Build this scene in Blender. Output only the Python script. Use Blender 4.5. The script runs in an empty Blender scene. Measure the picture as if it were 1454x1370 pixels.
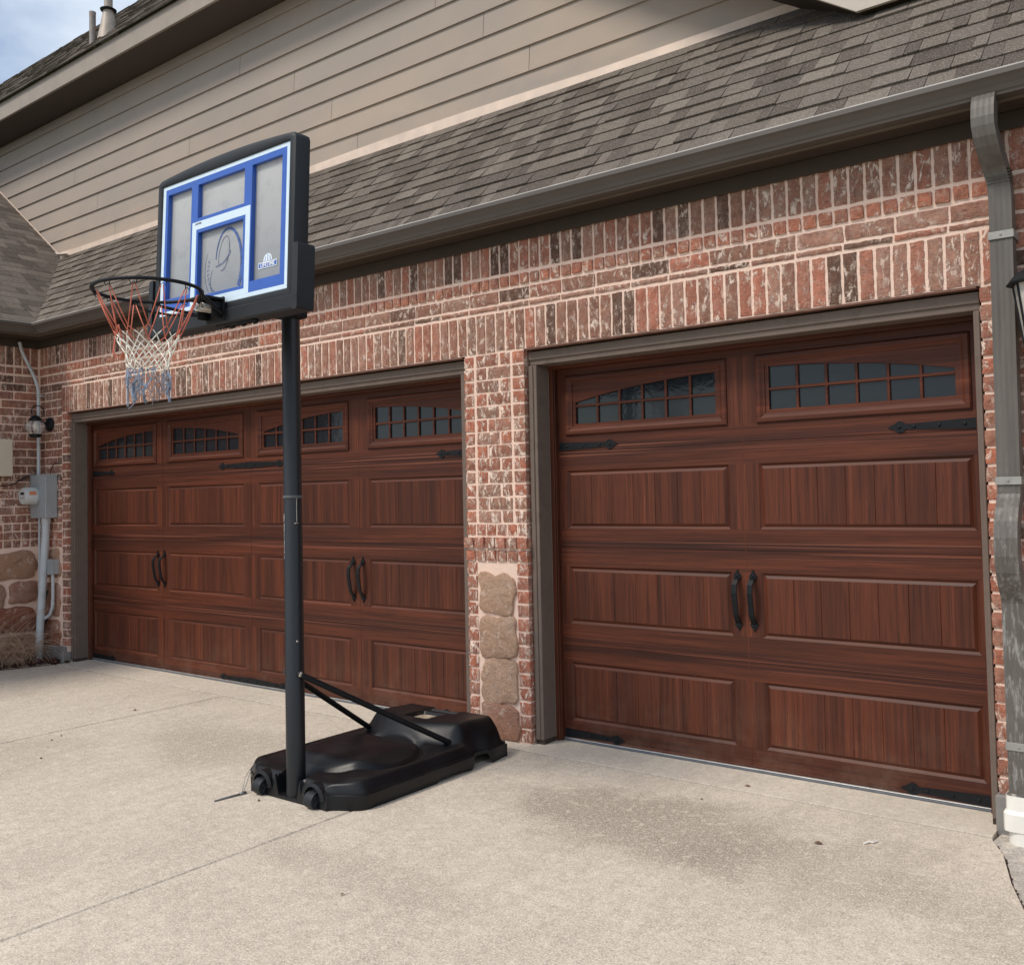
import bpy, math, random
from mathutils import Vector, Matrix, noise
rnd = random.Random(7)
S = bpy.context.scene
COL = S.collection
# ------------------------------------------------------------------ camera
yaw, pitch, roll, fpx = -0.6386, 0.0372, -0.022, 1338.2
cy_, sy_, cp_, sp_ = math.cos(yaw), math.sin(yaw), math.cos(pitch), math.sin(pitch)
fw = Vector((sy_*cp_, cy_*cp_, sp_)); rt = Vector((cy_, -sy_, 0)); up = rt.cross(fw)
r2 = math.cos(roll)*rt + math.sin(roll)*up; u2 = -math.sin(roll)*rt + math.cos(roll)*up
cd = bpy.data.cameras.new("camera"); cam = bpy.data.objects.new("camera", cd); COL.objects.link(cam)
M = Matrix((r2, u2, -fw)).transposed().to_4x4(); M.translation = Vector((3.5549, -4.5495, 1.524))
cam.matrix_world = M
cd.sensor_fit = 'HORIZONTAL'; cd.sensor_width = 36; cd.lens = fpx/1454*36
cd.shift_x = -53.54/1454; cd.shift_y = -34.35/1454
cd.clip_end = 2000; cd.clip_start = 0.05
S.camera = cam
S.view_settings.view_transform = 'Standard'; S.view_settings.look = 'None'
S.view_settings.gamma = 1; S.view_settings.exposure = 0.80
# ------------------------------------------------------------------ world + sun
SUN_EL, SUN_AZ = math.radians(52), math.radians(205)     # azimuth clockwise from +Y
w = bpy.data.worlds.new("World"); S.world = w; w.use_nodes = True
nt = w.node_tree; nt.nodes.clear()
def wn(t, **k):
    n = nt.nodes.new(t)
    for a, b in k.items(): setattr(n, a, b)
    return n
wo = wn('ShaderNodeOutputWorld'); bg = wn('ShaderNodeBackground')
sky = wn('ShaderNodeTexSky', sky_type='NISHITA', sun_disc=False, sun_elevation=SUN_EL, sun_rotation=SUN_AZ)
tc = wn('ShaderNodeTexCoord'); mp = wn('ShaderNodeMapping'); mp.inputs['Scale'].default_value = (1, 1, 2.0)
mp.inputs['Location'].default_value = (2.1, 3.1, 0.5)
nz = wn('ShaderNodeTexNoise'); nz.inputs['Scale'].default_value = 2.3; nz.inputs['Detail'].default_value = 7; nz.inputs['Roughness'].default_value = .52
cr = wn('ShaderNodeValToRGB'); cr.color_ramp.elements[0].position = .40; cr.color_ramp.elements[1].position = .56
cr.color_ramp.elements[0].color = (.15, .15, .15, 1); cr.color_ramp.elements[1].color = (.97, .97, .97, 1)
mx = wn('ShaderNodeMix', data_type='RGBA'); mx.inputs[7].default_value = (5.6, 6.25, 7.1, 1)
L = nt.links.new
L(tc.outputs['Generated'], mp.inputs[0]); L(mp.outputs[0], nz.inputs['Vector']); L(nz.outputs['Fac'], cr.inputs[0])
L(cr.outputs[0], mx.inputs[0]); L(sky.outputs[0], mx.inputs[6]); L(mx.outputs[2], bg.inputs[0]); L(bg.outputs[0], wo.inputs[0])
bg.inputs[1].default_value = 0.085
sd = bpy.data.lights.new("sun", 'SUN'); sd.energy = 1.5; sd.angle = math.radians(15); sd.color = (1, .91, .80)
so = bpy.data.objects.new("sun", sd); COL.objects.link(so)
dv = Vector((math.sin(SUN_AZ)*math.cos(SUN_EL), math.cos(SUN_AZ)*math.cos(SUN_EL), math.sin(SUN_EL)))
so.rotation_euler = dv.to_track_quat('Z', 'Y').to_euler()
# ------------------------------------------------------------------ helpers
ORG = {}
def tag(o, label=None, cat=None, group=None, kind=None):
    if label: o['label'] = label
    if cat: o['category'] = cat
    if group: o['group'] = group
    if kind: o['kind'] = kind
    return o
def thing(name, loc, label, cat, group=None):
    o = bpy.data.objects.new(name, None); o.location = loc; COL.objects.link(o)
    o.empty_display_size = .1; ORG[o] = Vector(loc)
    return tag(o, label, cat, group)
class MB:
    def __init__(s): s.v = []; s.f = []; s.m = []; s.t = []; s.tone = (1, 1, 1)
    def add(s, vs, fs, mi=0, tone=None):
        b = len(s.v); s.v += [Vector(x) for x in vs]
        for f in fs: s.f.append([i+b for i in f]); s.m.append(mi); s.t.append(tone or s.tone)
    def box(s, x0, x1, y0, y1, z0, z1, mi=0, tone=None):
        if x0 > x1: x0, x1 = x1, x0
        if y0 > y1: y0, y1 = y1, y0
        if z0 > z1: z0, z1 = z1, z0
        s.add([(x0,y0,z0),(x1,y0,z0),(x1,y1,z0),(x0,y1,z0),(x0,y0,z1),(x1,y0,z1),(x1,y1,z1),(x0,y1,z1)],
              [(0,3,2,1),(4,5,6,7),(0,1,5,4),(1,2,6,5),(2,3,7,6),(3,0,4,7)], mi, tone)
    def bbox(s, x0, x1, y0, y1, z0, z1, b=.004, mi=0, tone=None):
        # box with chamfered edges
        if x0 > x1: x0, x1 = x1, x0
        if y0 > y1: y0, y1 = y1, y0
        if z0 > z1: z0, z1 = z1, z0
        b = min(b, (x1-x0)*.45, (y1-y0)*.45, (z1-z0)*.45)
        vs = []; idx = {}
        for i, (X, sx) in enumerate(((x0, 1), (x1, -1))):
            for j, (Y, sy) in enumerate(((y0, 1), (y1, -1))):
                for k, (Z, sz) in enumerate(((z0, 1), (z1, -1))):
                    for a in range(3):
                        idx[i,j,k,a] = len(vs)
                        vs.append((X+(0 if a == 0 else b*sx), Y+(0 if a == 1 else b*sy), Z+(0 if a == 2 else b*sz)))
        fs = []
        for i in (0,1): fs.append([idx[i,0,0,0], idx[i,1,0,0], idx[i,1,1,0], idx[i,0,1,0]][::(-1 if i == 0 else 1)])
        for j in (0,1): fs.append([idx[0,j,0,1], idx[1,j,0,1], idx[1,j,1,1], idx[0,j,1,1]][::(1 if j == 0 else -1)])
        for k in (0,1): fs.append([idx[0,0,k,2], idx[1,0,k,2], idx[1,1,k,2], idx[0,1,k,2]][::(-1 if k == 0 else 1)])
        for i in (0,1):
            for j in (0,1):
                q = [idx[i,j,0,0], idx[i,j,0,1], idx[i,j,1,1], idx[i,j,1,0]]; fs.append(q if (i+j) % 2 == 0 else q[::-1])
            for k in (0,1):
                q = [idx[i,0,k,0], idx[i,1,k,0], idx[i,1,k,2], idx[i,0,k,2]]; fs.append(q if (i+k) % 2 == 0 else q[::-1])
        for j in (0,1):
            for k in (0,1):
                q = [idx[0,j,k,1], idx[0,j,k,2], idx[1,j,k,2], idx[1,j,k,1]]; fs.append(q if (j+k) % 2 == 0 else q[::-1])
        for i in (0,1):
            for j in (0,1):
                for k in (0,1):
                    q = [idx[i,j,k,0], idx[i,j,k,1], idx[i,j,k,2]]; fs.append(q if (i+j+k) % 2 else q[::-1])
        s.add(vs, fs, mi, tone)
    def prism(s, poly, fn, d0, d1, mi=0, tone=None):
        # poly: 2-D points; fn(u, v, d) -> 3-D; extruded from d0 to d1
        n = len(poly)
        vs = [fn(u, v, d0) for u, v in poly]+[fn(u, v, d1) for u, v in poly]
        s.add(vs, [list(range(n)), list(range(2*n-1, n-1, -1))]+[[i, i+n, (i+1) % n+n, (i+1) % n] for i in range(n)], mi, tone)
    def tube(s, pts, r, n=8, mi=0, cap=True, closed=False, tone=None):
        pts = [Vector(p) for p in pts]; k = len(pts); rr = r if isinstance(r, (list, tuple)) else [r]*k
        rings = []; ref = None; vs = []
        for i, p in enumerate(pts):
            if closed: d = (pts[(i+1) % k]-pts[i-1])
            else: d = pts[min(i+1, k-1)]-pts[max(i-1, 0)]
            d.normalize()
            if ref is None: ref = d.orthogonal().normalized()
            ref = (ref-d*ref.dot(d)).normalized(); b = d.cross(ref)
            for j in range(n):
                a = 2*math.pi*j/n; vs.append(p+(ref*math.cos(a)+b*math.sin(a))*rr[i])
        fs = []
        for i in range(k if closed else k-1):
            for j in range(n):
                a, b_ = i*n+j, i*n+(j+1) % n; c = ((i+1) % k)*n
                fs.append((a, b_, c+(j+1) % n, c+j))
        if cap and not closed: fs += [list(range(n))[::-1], [(k-1)*n+j for j in range(n)]]
        s.add(vs, fs, mi, tone)
    def lathe(s, prof, c, axis='Z', n=24, mi=0, tone=None):
        # prof: (radius, height) pairs along the axis
        vs = []; c = Vector(c)
        for r, h in prof:
            for j in range(n):
                a = 2*math.pi*j/n; x, y = r*math.cos(a), r*math.sin(a)
                vs.append(c+Vector({'Z': (x, y, h), 'Y': (x, h, -y), 'X': (h, x, y)}[axis]))
        fs = [(i*n+j, i*n+(j+1) % n, (i+1)*n+(j+1) % n, (i+1)*n+j) for i in range(len(prof)-1) for j in range(n)]
        fs += [list(range(n))[::-1], [(len(prof)-1)*n+j for j in range(n)]]
        s.add(vs, fs, mi, tone)
    def grid(s, fn, nu, nv, mi=0, tone=None, flip=False):
        vs = [fn(i/nu, j/nv) for j in range(nv+1) for i in range(nu+1)]
        fs = []
        for j in range(nv):
            for i in range(nu):
                a = j*(nu+1)+i; q = (a, a+1, a+nu+2, a+nu+1); fs.append(q[::-1] if flip else q)
        s.add(vs, fs, mi, tone)
    def sweep(s, pts, prof, mi=0, upv=(0, 0, 1), cap=True, tone=None, side=None):
        # prof: closed list of (a, b): a along side vector, b along local up
        pts = [Vector(p) for p in pts]; n = len(prof); k = len(pts); vs = []
        for i, p in enumerate(pts):
            d = (pts[min(i+1, k-1)]-pts[max(i-1, 0)]).normalized()
            sd_ = Vector(side) if side else d.cross(Vector(upv)).normalized()
            uv = sd_.cross(d).normalized()
            for a, b in prof: vs.append(p+sd_*a+uv*b)
        fs = [(i*n+j, i*n+(j+1) % n, (i+1)*n+(j+1) % n, (i+1)*n+j) for i in range(k-1) for j in range(n)]
        if cap: fs += [list(range(n))[::-1], [(k-1)*n+j for j in range(n)]]
        s.add(vs, fs, mi, tone)
    def build(s, name, mats, parent=None, smooth=False, loc=None, fix=True, auto=None, label=None):
        me = bpy.data.meshes.new(name)
        o = bpy.data.objects.new(name, me)
        org = ORG.get(parent, Vector((0,0,0))) if parent else Vector(loc or (0,0,0))
        me.from_pydata([v-org for v in s.v], [], s.f)
        if not isinstance(mats, (list, tuple)): mats = [mats]
        for m in mats: me.materials.append(m)
        me.polygons.foreach_set('material_index', s.m)
        ca = me.color_attributes.new('tone', 'FLOAT_COLOR', 'CORNER')
        buf = []
        for p in me.polygons:
            t = s.t[p.index]; buf += [t[0], t[1], t[2], 1.0]*p.loop_total
        ca.data.foreach_set('color', buf)
        me.update()
        if fix:
            import bmesh
            bm = bmesh.new(); bm.from_mesh(me); bmesh.ops.recalc_face_normals(bm, faces=bm.faces); bm.to_mesh(me); bm.free()
        if smooth:
            me.polygons.foreach_set('use_smooth', [True]*len(me.polygons))
            if auto is not None: me.set_sharp_from_angle(angle=math.radians(auto))
        COL.objects.link(o)
        if parent: o.parent = parent
        else: o.location = org
        ORG[o] = org
        if label: o['label'] = label
        return o
# ---------------- material helpers
class NT:
    def __init__(s, name):
        s.mat = bpy.data.materials.new(name); s.mat.use_nodes = True; s.t = s.mat.node_tree; s.t.nodes.clear()
        s.out = s.t.nodes.new('ShaderNodeOutputMaterial'); s.p = s.t.nodes.new('ShaderNodeBsdfPrincipled')
        s.t.links.new(s.p.outputs[0], s.out.inputs[0]); s.co = s.t.nodes.new('ShaderNodeTexCoord').outputs['Object']
    def set(s, inp, v):
        if isinstance(v, bpy.types.NodeSocket): s.t.links.new(v, inp)
        elif isinstance(v, (tuple, list)) and len(v) == 3 and inp.type == 'RGBA': inp.default_value = (*v, 1)
        else: inp.default_value = v
    def P(s, **k):
        for a, b in k.items():
            s.set(s.p.inputs[{'col': 'Base Color', 'rough': 'Roughness', 'metal': 'Metallic', 'normal': 'Normal', 'spec': 'Specular IOR Level', 'alpha': 'Alpha', 'coat': 'Coat Weight', 'trans': 'Transmission Weight', 'ior': 'IOR', 'emc': 'Emission Color', 'ems': 'Emission Strength'}[a]], b)
    def map(s, scale=(1,1,1), loc=(0,0,0), rot=(0,0,0), vec=None):
        n = s.t.nodes.new('ShaderNodeMapping'); s.set(n.inputs[0], vec or s.co)
        n.inputs['Scale'].default_value = scale; n.inputs['Location'].default_value = loc; n.inputs['Rotation'].default_value = rot
        return n.outputs[0]
    def noise(s, scale=5, detail=4, rough=.55, vec=None, dist=0, col=False):
        n = s.t.nodes.new('ShaderNodeTexNoise'); s.set(n.inputs['Vector'], vec or s.co)
        n.inputs['Scale'].default_value = scale; n.inputs['Detail'].default_value = detail; n.inputs['Roughness'].default_value = rough; n.inputs['Distortion'].default_value = dist
        return n.outputs['Color' if col else 'Fac']
    def voro(s, scale=5, vec=None, feature='F1', out='Distance'):
        n = s.t.nodes.new('ShaderNodeTexVoronoi'); n.feature = feature; s.set(n.inputs['Vector'], vec or s.co); n.inputs['Scale'].default_value = scale
        return n.outputs[out]
    def ramp(s, fac, stops, interp='LINEAR'):
        n = s.t.nodes.new('ShaderNodeValToRGB'); s.set(n.inputs[0], fac); r = n.color_ramp; r.interpolation = interp
        while len(r.elements) < len(stops): r.elements.new(.5)
        for e, (p, c) in zip(r.elements, stops):
            e.position = p; e.color = (c, c, c, 1) if isinstance(c, (int, float)) else (*c, 1)
        return n.outputs[0]
    def mix(s, f, a, b, mode='MIX'):
        n = s.t.nodes.new('ShaderNodeMix'); n.data_type = 'RGBA'; n.blend_type = mode; n.clamp_factor = True
        s.set(n.inputs[0], f); s.set(n.inputs[6], a); s.set(n.inputs[7], b); return n.outputs[2]
    def math(s, op, a, b=0, c=0):
        n = s.t.nodes.new('ShaderNodeMath'); n.operation = op; s.set(n.inputs[0], a); s.set(n.inputs[1], b); s.set(n.inputs[2], c); return n.outputs[0]
    def xyz(s, vec=None):
        n = s.t.nodes.new('ShaderNodeSeparateXYZ'); s.set(n.inputs[0], vec or s.co); return n.outputs
    def tone(s):
        n = s.t.nodes.new('ShaderNodeVertexColor'); n.layer_name = 'tone'; return n.outputs[0]
    def bump(s, h, strength=.3, dist=.01, normal=None):
        n = s.t.nodes.new('ShaderNodeBump'); n.inputs['Strength'].default_value = strength; n.inputs['Distance'].default_value = dist; s.set(n.inputs['Height'], h)
        if normal: s.set(n.inputs['Normal'], normal)
        return n.outputs[0]
def simple(name, col, rough=.5, metal=0, var=.15, nscale=20, bump=.1, bscale=150, spec=.5, dirt=None):
    m = NT(name); a = m.noise(nscale, 5, .6)
    c = m.mix(m.ramp(a, [(.3, 0), (.7, 1)]), tuple(x*(1-var) for x in col), tuple(min(1, x*(1+var)) for x in col))
    if dirt:
        d = m.noise(dirt[1], 6, .65); c = m.mix(m.ramp(d, [(.52, 0), (.72, dirt[2])]), c, dirt[0])
    m.P(col=c, rough=m.math('MULTIPLY_ADD', a, .25, rough-.12), metal=metal, spec=spec, normal=m.bump(m.noise(bscale, 3), bump, .002))
    return m.mat
# ---------------- materials
def mat_brick():
    m = NT('brick'); t = m.tone(); n1 = m.noise(22, 7, .7); n2 = m.noise(95, 4, .75, m.map(scale=(.45, .45, 1.5)))
    c = m.mix(m.ramp(n1, [(.34, 0), (.64, 1)]), m.mix(.6, t, (.13, .07, .055)), m.mix(.25, t, (.52, .25, .17)))
    grey = m.noise(11, 6, .72, m.map(loc=(5, 3, 1)))
    c = m.mix(m.ramp(grey, [(.52, 0), (.64, .6)]), c, m.mix(.6, t, (.36, .29, .235)))
    c = m.mix(m.ramp(n2, [(.56, 0), (.66, .65)]), c, (.055, .032, .027))
    c = m.mix(m.ramp(n2, [(.34, .45), (.43, 0)]), c, (.52, .38, .30))
    v = m.map(scale=(1, 1, .5), loc=(1.7, 0, .4)); sm = m.noise(30, 8, .78, v, .5)
    x, y, z = m.xyz()
    pier = m.math('MULTIPLY', m.ramp(m.math('ABSOLUTE', m.math('SUBTRACT', x, 1.25)), [(.27, 1), (.40, 0)]), m.ramp(m.math('MULTIPLY', z, .25), [(.60, 1), (.63, 0)]))
    mask = m.math('ADD', m.ramp(m.noise(3.2, 5, .65, m.map(loc=(9, 2, 4))), [(.40, .12), (.56, .9)]), m.math('MULTIPLY', pier, .18))
    f = m.math('MULTIPLY', m.ramp(m.math('ADD', sm, m.math('MULTIPLY', pier, .012)), [(.52, 0), (.575, 1)]), mask)
    c = m.mix(f, c, (.84, .68, .57))
    m.P(col=c, rough=.95, spec=.08, normal=m.bump(m.math('ADD', m.math('ADD', n2, m.math('MULTIPLY', n1, 1.5)), m.math('MULTIPLY', f, .6)), .8, .005)); return m.mat
def mat_mortar():
    m = NT('mortar'); n = m.noise(9, 5, .6); c = m.mix(n, (.84, .60, .48), (.98, .76, .64))
    c = m.mix(m.ramp(m.noise(40, 5, .7), [(.6, 0), (.75, .5)]), c, (.50, .37, .30))
    m.P(col=c, rough=.97, spec=.05, normal=m.bump(m.noise(90, 6, .75), 1.0, .007)); return m.mat
def mat_stone():
    m = NT('stone'); t = m.mix(1.0, m.tone(), (1.45, 1.30, 1.22), 'MULTIPLY'); n = m.noise(7, 7, .65); n2 = m.noise(70, 4, .7)
    c = m.mix(m.ramp(n, [(.3, 0), (.7, 1)]), m.mix(.4, t, (.26, .16, .11)), t)
    c = m.mix(m.ramp(n2, [(.35, .4), (.6, 0)]), c, (.32, .22, .17)); c = m.mix(m.ramp(m.noise(5, 5, .6, m.map(loc=(4, 4, 4))), [(.5, 0), (.7, .5)]), c, (.62, .47, .37))
    c = m.mix(m.ramp(m.noise(13, 7, .75, m.map(loc=(1, 7, 2))), [(.56, 0), (.64, .7)]), c, (.80, .62, .51))
    m.P(col=c, rough=.95, spec=.05, normal=m.bump(m.math('ADD', m.noise(24, 8, .78), m.math('MULTIPLY', n2, .35)), 1.0, .03)); return m.mat
def mat_concrete(name, base, dark, stains=(), speck=1.0):
    m = NT(name)
    n = m.noise(1.1, 6, .6); st = m.noise(3.0, 6, .65, m.map(scale=(3.2, .75, 1), rot=(0, 0, .10)))
    c = m.mix(m.ramp(n, [(.3, 0), (.7, 1)]), tuple(x*.90 for x in base), tuple(min(1, x*1.07) for x in base))
    c = m.mix(m.ramp(st, [(.45, 0), (.72, .5)]), c, dark)
    pch = m.noise(.8, 5, .6, m.map(loc=(3, 8, 0)))
    c = m.mix(m.ramp(pch, [(.5, 0), (.7, .35)]), c, tuple(x*.75 for x in dark))
    for (x, y, rx, ry, a) in stains:
        v = m.map(scale=(1/rx, 1/ry, 1), loc=(-x/rx, -y/ry, 0))
        wob = m.noise(2.5, 5, .65)
        g = m.t.nodes.new('ShaderNodeVectorMath'); g.operation = 'LENGTH'; m.set(g.inputs[0], v)
        d = m.math('ADD', g.outputs['Value'], m.math('MULTIPLY_ADD', wob, 1.3, -.65))
        c = m.mix(m.ramp(d, [(.45, a), (1.1, 0)], 'EASE'), c, (.25, .205, .165))
    f1 = m.noise(125, 3, .8); f2 = m.noise(300, 2, .7); f3 = m.noise(17, 6, .7)
    c = m.mix(m.ramp(f3, [(.5, 0), (.66, .55)]), c, dark); c = m.mix(m.ramp(f3, [(.34, .5), (.47, 0)]), c, (.76, .67, .55)); f4 = m.noise(48, 4, .75)
    c = m.mix(m.ramp(f4, [(.55, 0), (.66, .5*speck)]), c, tuple(x*.6 for x in dark)); c = m.mix(m.ramp(f4, [(.36, .45*speck), (.46, 0)]), c, (.82, .73, .60))
    c = m.mix(m.ramp(f1, [(.55, 0), (.66, .62*speck)]), c, (.22, .18, .14))
    c = m.mix(m.ramp(f1, [(.38, .75*speck), (.47, 0)]), c, (.84, .75, .62))
    c = m.mix(m.ramp(f2, [(.6, 0), (.72, .35*speck)]), c, (.13, .11, .09))
    vo = m.voro(26, out='Distance'); pit = m.ramp(vo, [(.03, .8), (.06, 0)]); pm = m.ramp(m.noise(3, 3, .5), [(.55, 0), (.65, 1)])
    c = m.mix(m.math('MULTIPLY', pit, pm), c, (.07, .05, .04))
    m.P(col=c, rough=.95, spec=.08, normal=m.bump(m.math('ADD', f1, f3), .5, .005)); return m.mat
def mat_wood(name, axis, seed=0):
    # stained steel wood-look: axis = grain direction
    m = NT(name); sc = {'V': (30, 1, .7), 'H': (.7, 1, 34)}[axis]
    v = m.map(scale=sc, loc=(seed, 0, seed*.7))
    g1 = m.noise(1.6, 6, .62, v, .35); g2 = m.noise(6, 4, .6, v, .3); br = m.noise(1.3, 3, .5, m.map(scale=(9, 1, .25) if axis == 'V' else (.4, 1, 7), loc=(seed, 0, 3)))
    c = m.ramp(g1, [(.30, (.046, .0135, .008)), (.44, (.092, .025, .012)), (.60, (.122, .033, .0155)), (.78, (.185, .056, .027))])
    c = m.mix(m.ramp(br, [(.40, .5), (.56, 0)]), c, (.036, .0125, .008))
    c = m.mix(m.ramp(g2, [(.35, .55), (.47, 0)]), c, (.026, .011, .009))
    if axis == 'H':
        z = m.xyz()[2]
        wv = m.math('ADD', z, m.math('MULTIPLY_ADD', m.noise(1.2, 2, .5, m.map(scale=(1, 1, 1), loc=(seed, 0, 0))), .03, -.015))
        fr = m.math('ABSOLUTE', m.math('SUBTRACT', m.math('FRACT', m.math('DIVIDE', wv, .595)), .5))   # .5 at the section seams
        near = m.ramp(fr, [(.41, 0), (.44, 1)])
        lines = m.noise(1.0, 2, .5, m.map(scale=(.40, 1, 85)), .5)
        lr = m.ramp(lines, [(.38, 0), (.46, 1), (.54, 1), (.62, 0)])
        c = m.mix(m.math('MULTIPLY', near, m.math('MULTIPLY', lr, .58)), c, (.024, .009, .007))
        c = m.mix(m.math('MULTIPLY', near, m.ramp(lines, [(.56, 0), (.64, .7)])), c, (.20, .068, .042))
    du = m.math('MULTIPLY', m.ramp(m.math('MULTIPLY', m.xyz()[2], .5), [(.0, .5), (.22, 0)]), m.ramp(m.noise(5, 6, .7), [(.45, 0), (.7, 1)]))
    c = m.mix(m.math('MULTIPLY', du, .35), c, (.30, .22, .16))
    m.P(col=c, rough=m.math('MULTIPLY_ADD', g1, .2, .40), spec=.26, normal=m.bump(m.math('ADD', g1, m.math('MULTIPLY', g2, .5)), .22, .002)); return m.mat
def mat_shingle():
    m = NT('shingle'); t = m.tone(); n = m.noise(130, 4, .8); n2 = m.noise(1.2, 4, .6); n3 = m.noise(300, 2, .8)
    c = m.mix(m.ramp(n2, [(.3, 0), (.7, .30)]), t, (.13, .11, .095))
    c = m.mix(m.ramp(n, [(.40, .6), (.50, 0)]), c, (.055, .045, .036))
    c = m.mix(m.ramp(n, [(.54, 0), (.64, .5)]), c, (.50, .43, .35))
    c = m.mix(m.ramp(n3, [(.6, 0), (.7, .4)]), c, (.48, .42, .35))
    m.P(col=c, rough=.97, spec=.08, normal=m.bump(n, .8, .005)); return m.mat
def mat_siding():
    m = NT('siding_paint'); t = m.tone(); n = m.noise(1.4, 5, .6); n2 = m.noise(.7, 4, .6, m.map(scale=(1, 1, 2.2), loc=(2, 0, 5)))
    c = m.mix(m.ramp(n, [(.35, 0), (.75, .4)]), t, (.46, .37, .29))
    z = m.xyz()[2]
    low = m.ramp(m.math('MULTIPLY', z, .1), [(.445, .7), (.53, 0)])
    c = m.mix(m.math('MULTIPLY', low, m.ramp(n2, [(.42, 0), (.62, .6)])), c, (.56, .42, .31))
    m.P(col=c, rough=.75, spec=.15, normal=m.bump(m.math('ADD', m.noise(60, 5, .7, m.map(scale=(.15, 1, 1))), m.math('MULTIPLY', m.noise(1.6, 2), 6)), .25, .004)); return m.mat
M_BRICK, M_MORTAR, M_STONE = mat_brick(), mat_mortar(), mat_stone()
M_WV, M_WH = mat_wood('wood_grain_vertical', 'V', 1.3), mat_wood('wood_grain_horizontal', 'H', 4.1)
M_WF = mat_wood('window_frame_wood', 'H', 9.0)
M_SH, M_SID = mat_shingle(), mat_siding()
M_CONC = mat_concrete('driveway_concrete', (.60, .525, .435), (.41, .35, .285), [(1.22, -.78, .95, .55, .68), (.98, -.74, .55, .36, .42), (2.05, -.85, .8, .35, .35), (-1.6, -1.0, .8, .5, .35), (-2.6, -2.0, .8, .7, .3), (2.3, -.5, .3, .2, .3), (.6, -1.9, .8, .2, .25)])
M_APRON = mat_concrete('apron_concrete', (.62, .55, .46), (.48, .42, .35), [], .5)
M_WALK = mat_concrete('walk_concrete', (.42, .39, .35), (.30, .28, .25), [], .7)
M_FOUND = simple('foundation_concrete', (.22, .21, .20), .9, var=.25, nscale=9, bump=.6, bscale=40)
M_TRIM = simple('brown_trim_paint', (.135, .105, .082), .6, var=.10, nscale=6, bump=.12, bscale=60, spec=.3)
M_JAMB = simple('weathered_trim_paint', (.165, .126, .103), .65, var=.14, nscale=7, bump=.2, bscale=50, spec=.3, dirt=((.09, .07, .055), 7, .7))
M_GUT = simple('gutter_paint', (.095, .080, .068), .45, var=.08, nscale=4, bump=.05, spec=.5)
M_GUTLIP = simple('gutter_lip', (.50, .47, .43), .4, var=.12, nscale=9, bump=.05)
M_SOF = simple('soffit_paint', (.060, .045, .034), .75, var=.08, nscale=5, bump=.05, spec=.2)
M_FASC = simple('fascia_paint', (.34, .29, .245), .65, var=.08, nscale=5, bump=.1, spec=.3)
M_FLASH = simple('peach_flashing', (.66, .52, .42), .55, var=.14, nscale=5, bump=.1)
def mat_downspout():
    m = NT('downspout_paint'); n = m.noise(5, 6, .65, m.map(scale=(6, 6, .5))); c = m.mix(m.ramp(n, [(.35, 0), (.7, 1)]), (.100, .088, .077), (.140, .126, .112))
    z = m.xyz()[2]; lo = m.ramp(m.math('MULTIPLY', z, .25), [(.25, .7), (.42, 0)])
    ch = m.noise(9, 7, .75, m.map(scale=(5, 5, .9))); c = m.mix(m.math('MULTIPLY', lo, m.ramp(ch, [(.5, 0), (.62, 1)])), c, (.36, .35, .33))
    m.P(col=c, rough=.5, spec=.4, normal=m.bump(n, .1, .002)); return m.mat
M_DS = mat_downspout()
M_BLACK = simple('black_iron', (.007, .008, .010), .55, var=.25, nscale=30, bump=.25, bscale=120, spec=.25)
M_GALV = simple('grey_electrical_steel', (.36, .385, .40), .5, metal=.15, var=.07, nscale=8, bump=.05, spec=.4)
M_PVC = simple('grey_conduit', (.50, .53, .55), .5, var=.08, nscale=7, bump=.05, dirt=((.3, .28, .25), 8, .4))
M_WPVC = simple('white_pvc', (.80, .78, .72), .35, var=.04, nscale=9, bump=.04, dirt=((.6, .48, .36), 6, .35))
M_BEIGE = simple('beige_plastic', (.62, .54, .42), .5, var=.05, nscale=6, bump=.05)
M_SEAL = simple('door_seal', (.13, .145, .17), .45, var=.15, nscale=15, bump=.1)
M_ALU = simple('aluminium', (.62, .62, .60), .35, metal=.6, var=.1, nscale=15, bump=.1)
def mat_glass():
    m = NT('dark_window_glass'); n = m.noise(26, 2, .5)
    m.P(col=(.012, .016, .021), rough=.09, spec=.5, ior=1.42, normal=m.bump(n, .10, .006)); return m.mat
M_GLASS = mat_glass()
def mat_base():
    m = NT('black_moulded_plastic'); n = m.noise(5, 6, .6); sc = m.noise(30, 7, .8, m.map(scale=(1, .35, 1)))
    c = m.mix(m.ramp(n, [(.35, 0), (.7, 1)]), (.0035, .0042, .0052), (.009, .010, .012))
    c = m.mix(m.ramp(sc, [(.66, 0), (.76, .35)]), c, (.14, .14, .14))
    geo = m.t.nodes.new('ShaderNodeNewGeometry'); nz_ = m.xyz(geo.outputs['Normal'])[2]
    du = m.math('MULTIPLY', m.ramp(nz_, [(.8, 0), (1, 1)]), m.ramp(m.noise(9, 6, .7), [(.45, 0), (.7, .05)]))
    c = m.mix(du, c, (.22, .19, .15))
    m.P(col=c, rough=m.math('MULTIPLY_ADD', n, .25, .26), spec=.35, normal=m.bump(m.noise(260, 3, .6), .25, .002)); return m.mat
M_BASE = mat_base()
def mat_pole():
    m = NT('black_pole_paint'); n = m.noise(6, 5, .6, m.map(scale=(1, 1, .4)))
    c = m.mix(n, (.0055, .007, .009), (.011, .014, .018)); sc = m.noise(12, 7, .8, m.map(scale=(3, 3, .6)))
    c = m.mix(m.ramp(sc, [(.68, 0), (.72, .6)]), c, (.16, .17, .18))
    m.P(col=c, rough=.42, spec=.5, normal=m.bump(m.noise(200, 3), .1, .002)); return m.mat
M_POLE = mat_pole()
M_FRAME = simple('board_frame_plastic', (.014, .0165, .020), .55, var=.2, nscale=12, bump=.35, bscale=400, spec=.4)
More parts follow.
